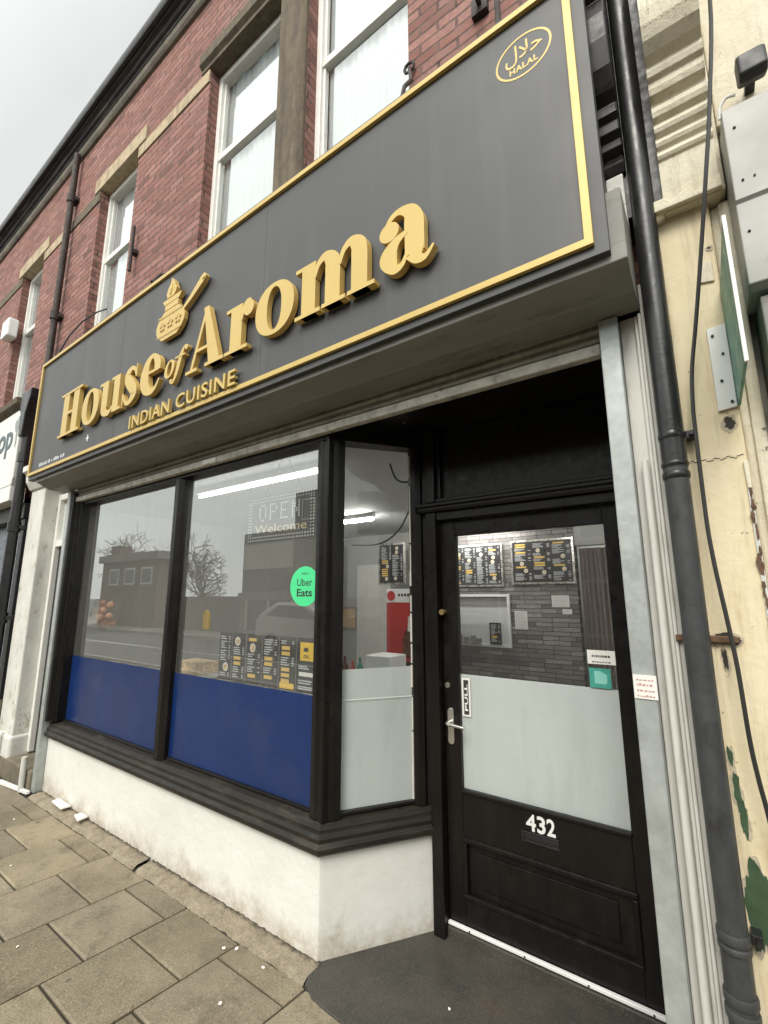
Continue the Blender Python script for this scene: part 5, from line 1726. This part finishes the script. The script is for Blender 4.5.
MB().box(-16.1, -9.2, -9.04, -8.94, 1.75, 2.55).build('window', 'win_dark', bB)
MB().box(-16.4, -9.0, -9.2, -8.88, 1.45, 1.7).build('fascia', 'render_grey', bB)
MB().box(-16.0, -9.2, -9.03, -8.95, 0.2, 1.4).build('shop_window', 'win_dark', bB)
bC = thing('long_terrace', 'long brick terrace across the street mirrored in the door glass', 'building', (3, -10, 0))
MB().box(-8.0, 30, -16, -9.6, -0.1, 5.2).build('wall', 'brick_brown', bC)
mb = MB(); mb.prism([(-9.4, 5.2), (-13, 7.0), (-16.2, 5.2)], 'x', -8.0, 30); mb.build('roof', 'slate', bC)
for k in range(9):
    x = -7+k*4.0
    for z in (0.4, 3.1):
        f = MB().box(x, x+1.6, -9.595, -9.55, z, z+1.6).build('window', 'white_frame', bC)
        MB().box(x+0.1, x+1.5, -9.545, -9.54, z+0.1, z+1.5).build('pane', 'win_dark', f)
for k in range(4):
    x = -12.7+k*0.95
    f = MB().box(x, x+0.7, -8.895, -8.86, 4.45, 5.3).build('window', 'white_frame', bB)
    MB().box(x+0.07, x+0.63, -8.855, -8.85, 4.52, 5.23).build('pane', 'win_dark', f)
for k in range(5):
    x = -15.9+k*1.35
    MB().box(x, x+0.1, -8.935, -8.90, 0.2, 1.4).build('shop_post', 'white_frame', bB)
lp2 = thing('street_lamp', 'thin grey street lamp across the road mirrored in the big window', 'street lamp', (-19.5, -8.2, 0))
mb = MB(); mb.tube([(-19.5, -8.2, -0.1), (-19.5, -8.2, 1.2), (-19.5, -8.2, 6.4)], [0.09, 0.07, 0.045], 10); mb.tube([(-19.5, -8.2, 6.4), (-19.5, -7.6, 6.75), (-19.5, -7.1, 6.8)], 0.04, 8); mb.build('post', 'dark_grey', lp2, smooth=True)
MB().box(-19.58, -19.42, -7.3, -6.7, 6.74, 6.86).build('lamp_head', 'render_grey', lp2, bevel=0.02)
gw = MB().box(-22.4, -16.6, -9.6, -9.3, -0.1, 1.55).build('garden_wall', 'brick_brown')
tag(gw, 'low brown brick wall between the two blocks across the street', 'wall')


def tree(x, y, h, seed, label, spread=1.0):
    rr = random.Random(seed)
    mb = MB()

    def grow(p, d, l, r, lev):
        q = p+d*l
        mid = p+d*l*0.5+Vector((rr.uniform(-1, 1), rr.uniform(-1, 1), rr.uniform(-.5, .5)))*l*0.08
        mb.tube([p, mid, q], [r, r*0.85, r*0.7], 5 if lev < 3 else 3, cap=False)
        if lev >= 6:
            return
        for _ in range((4, 4, 3, 3, 3, 2)[lev]):
            a = Vector((rr.gauss(0, 1), rr.gauss(0, 1), rr.gauss(0.1, 0.6))).normalized()*spread
            grow(q if rr.random() < 0.7 else mid, (d*0.75+a*0.85).normalized(), l*rr.uniform(0.60, 0.86), max(r*0.6, 0.013), lev+1)
    t = thing('bare_tree', label, 'tree', (x, y, -0.1), 'bare trees across the street')
    grow(Vector((x, y, -0.1)), Vector((rr.uniform(-.05, .05), 0, 1)), h*0.26, h*0.026, 0)
    zt = max(v[2] for v in mb.v)
    kx = h/(zt+0.1)
    mb.v = [(x+(v[0]-x)*kx*0.9, y+(v[1]-y)*kx*0.9, -0.1+(v[2]+0.1)*kx) for v in mb.v]
    mb.build('branches', 'bark', t)


tree(-34.4, -14, 7.2, 1, 'bare winter tree mirrored in the left pane behind the brick block')
tree(-26.9, -14, 5.8, 4, 'bare winter tree mirrored beside the mullion in the right pane')

cr_ = thing('parked_car', 'pale hatchback parked across the street mirrored low in the big window', 'car', (-9.5, -6.6, -0.13))
CXO = 2.15
prof = [(-9.6, 0.25), (-9.55, 0.62), (-9.75, 0.75), (-10.6, 0.86), (-11.4, 1.34), (-12.6, 1.38), (-13.3, 1.05), (-13.5, 0.85), (-13.55, 0.3)]
prof = [(x+CXO, z) for x, z in prof]
mb = MB(); mb.prism(prof, 'y', -7.4, -5.75); mb.build('body', 'car', cr_, bevel=0.08, seg=3)
mb = MB(); mb.prism([(x+CXO, z) for x, z in [(-10.85, 0.9), (-11.45, 1.27), (-12.5, 1.30), (-13.05, 0.98)]], 'y', -7.41, -5.74); mb.build('side_window', 'win_dark', cr_, bevel=0.02)
for x in (-10.4+CXO, -12.75+CXO):
    for y in (-7.42, -5.93):
        mb = MB(); mb.tube([(x, y, 0.18), (x, y+0.2, 0.18)], 0.31, 20); w = mb.build('wheel', 'tyre', cr_, smooth=True)
        mb = MB(); mb.tube([(x, y-0.004, 0.18), (x, y+0.204, 0.18)], 0.19, 16); mb.build('rim', 'metal', w, smooth=True)
mb = MB(); mb.box(-13.58+CXO, -13.50+CXO, -7.3, -7.05, 0.65, 0.85); mb.box(-13.58+CXO, -13.50+CXO, -6.1, -5.85, 0.65, 0.85); mb.build('tail_lamp', 'car_red', cr_)
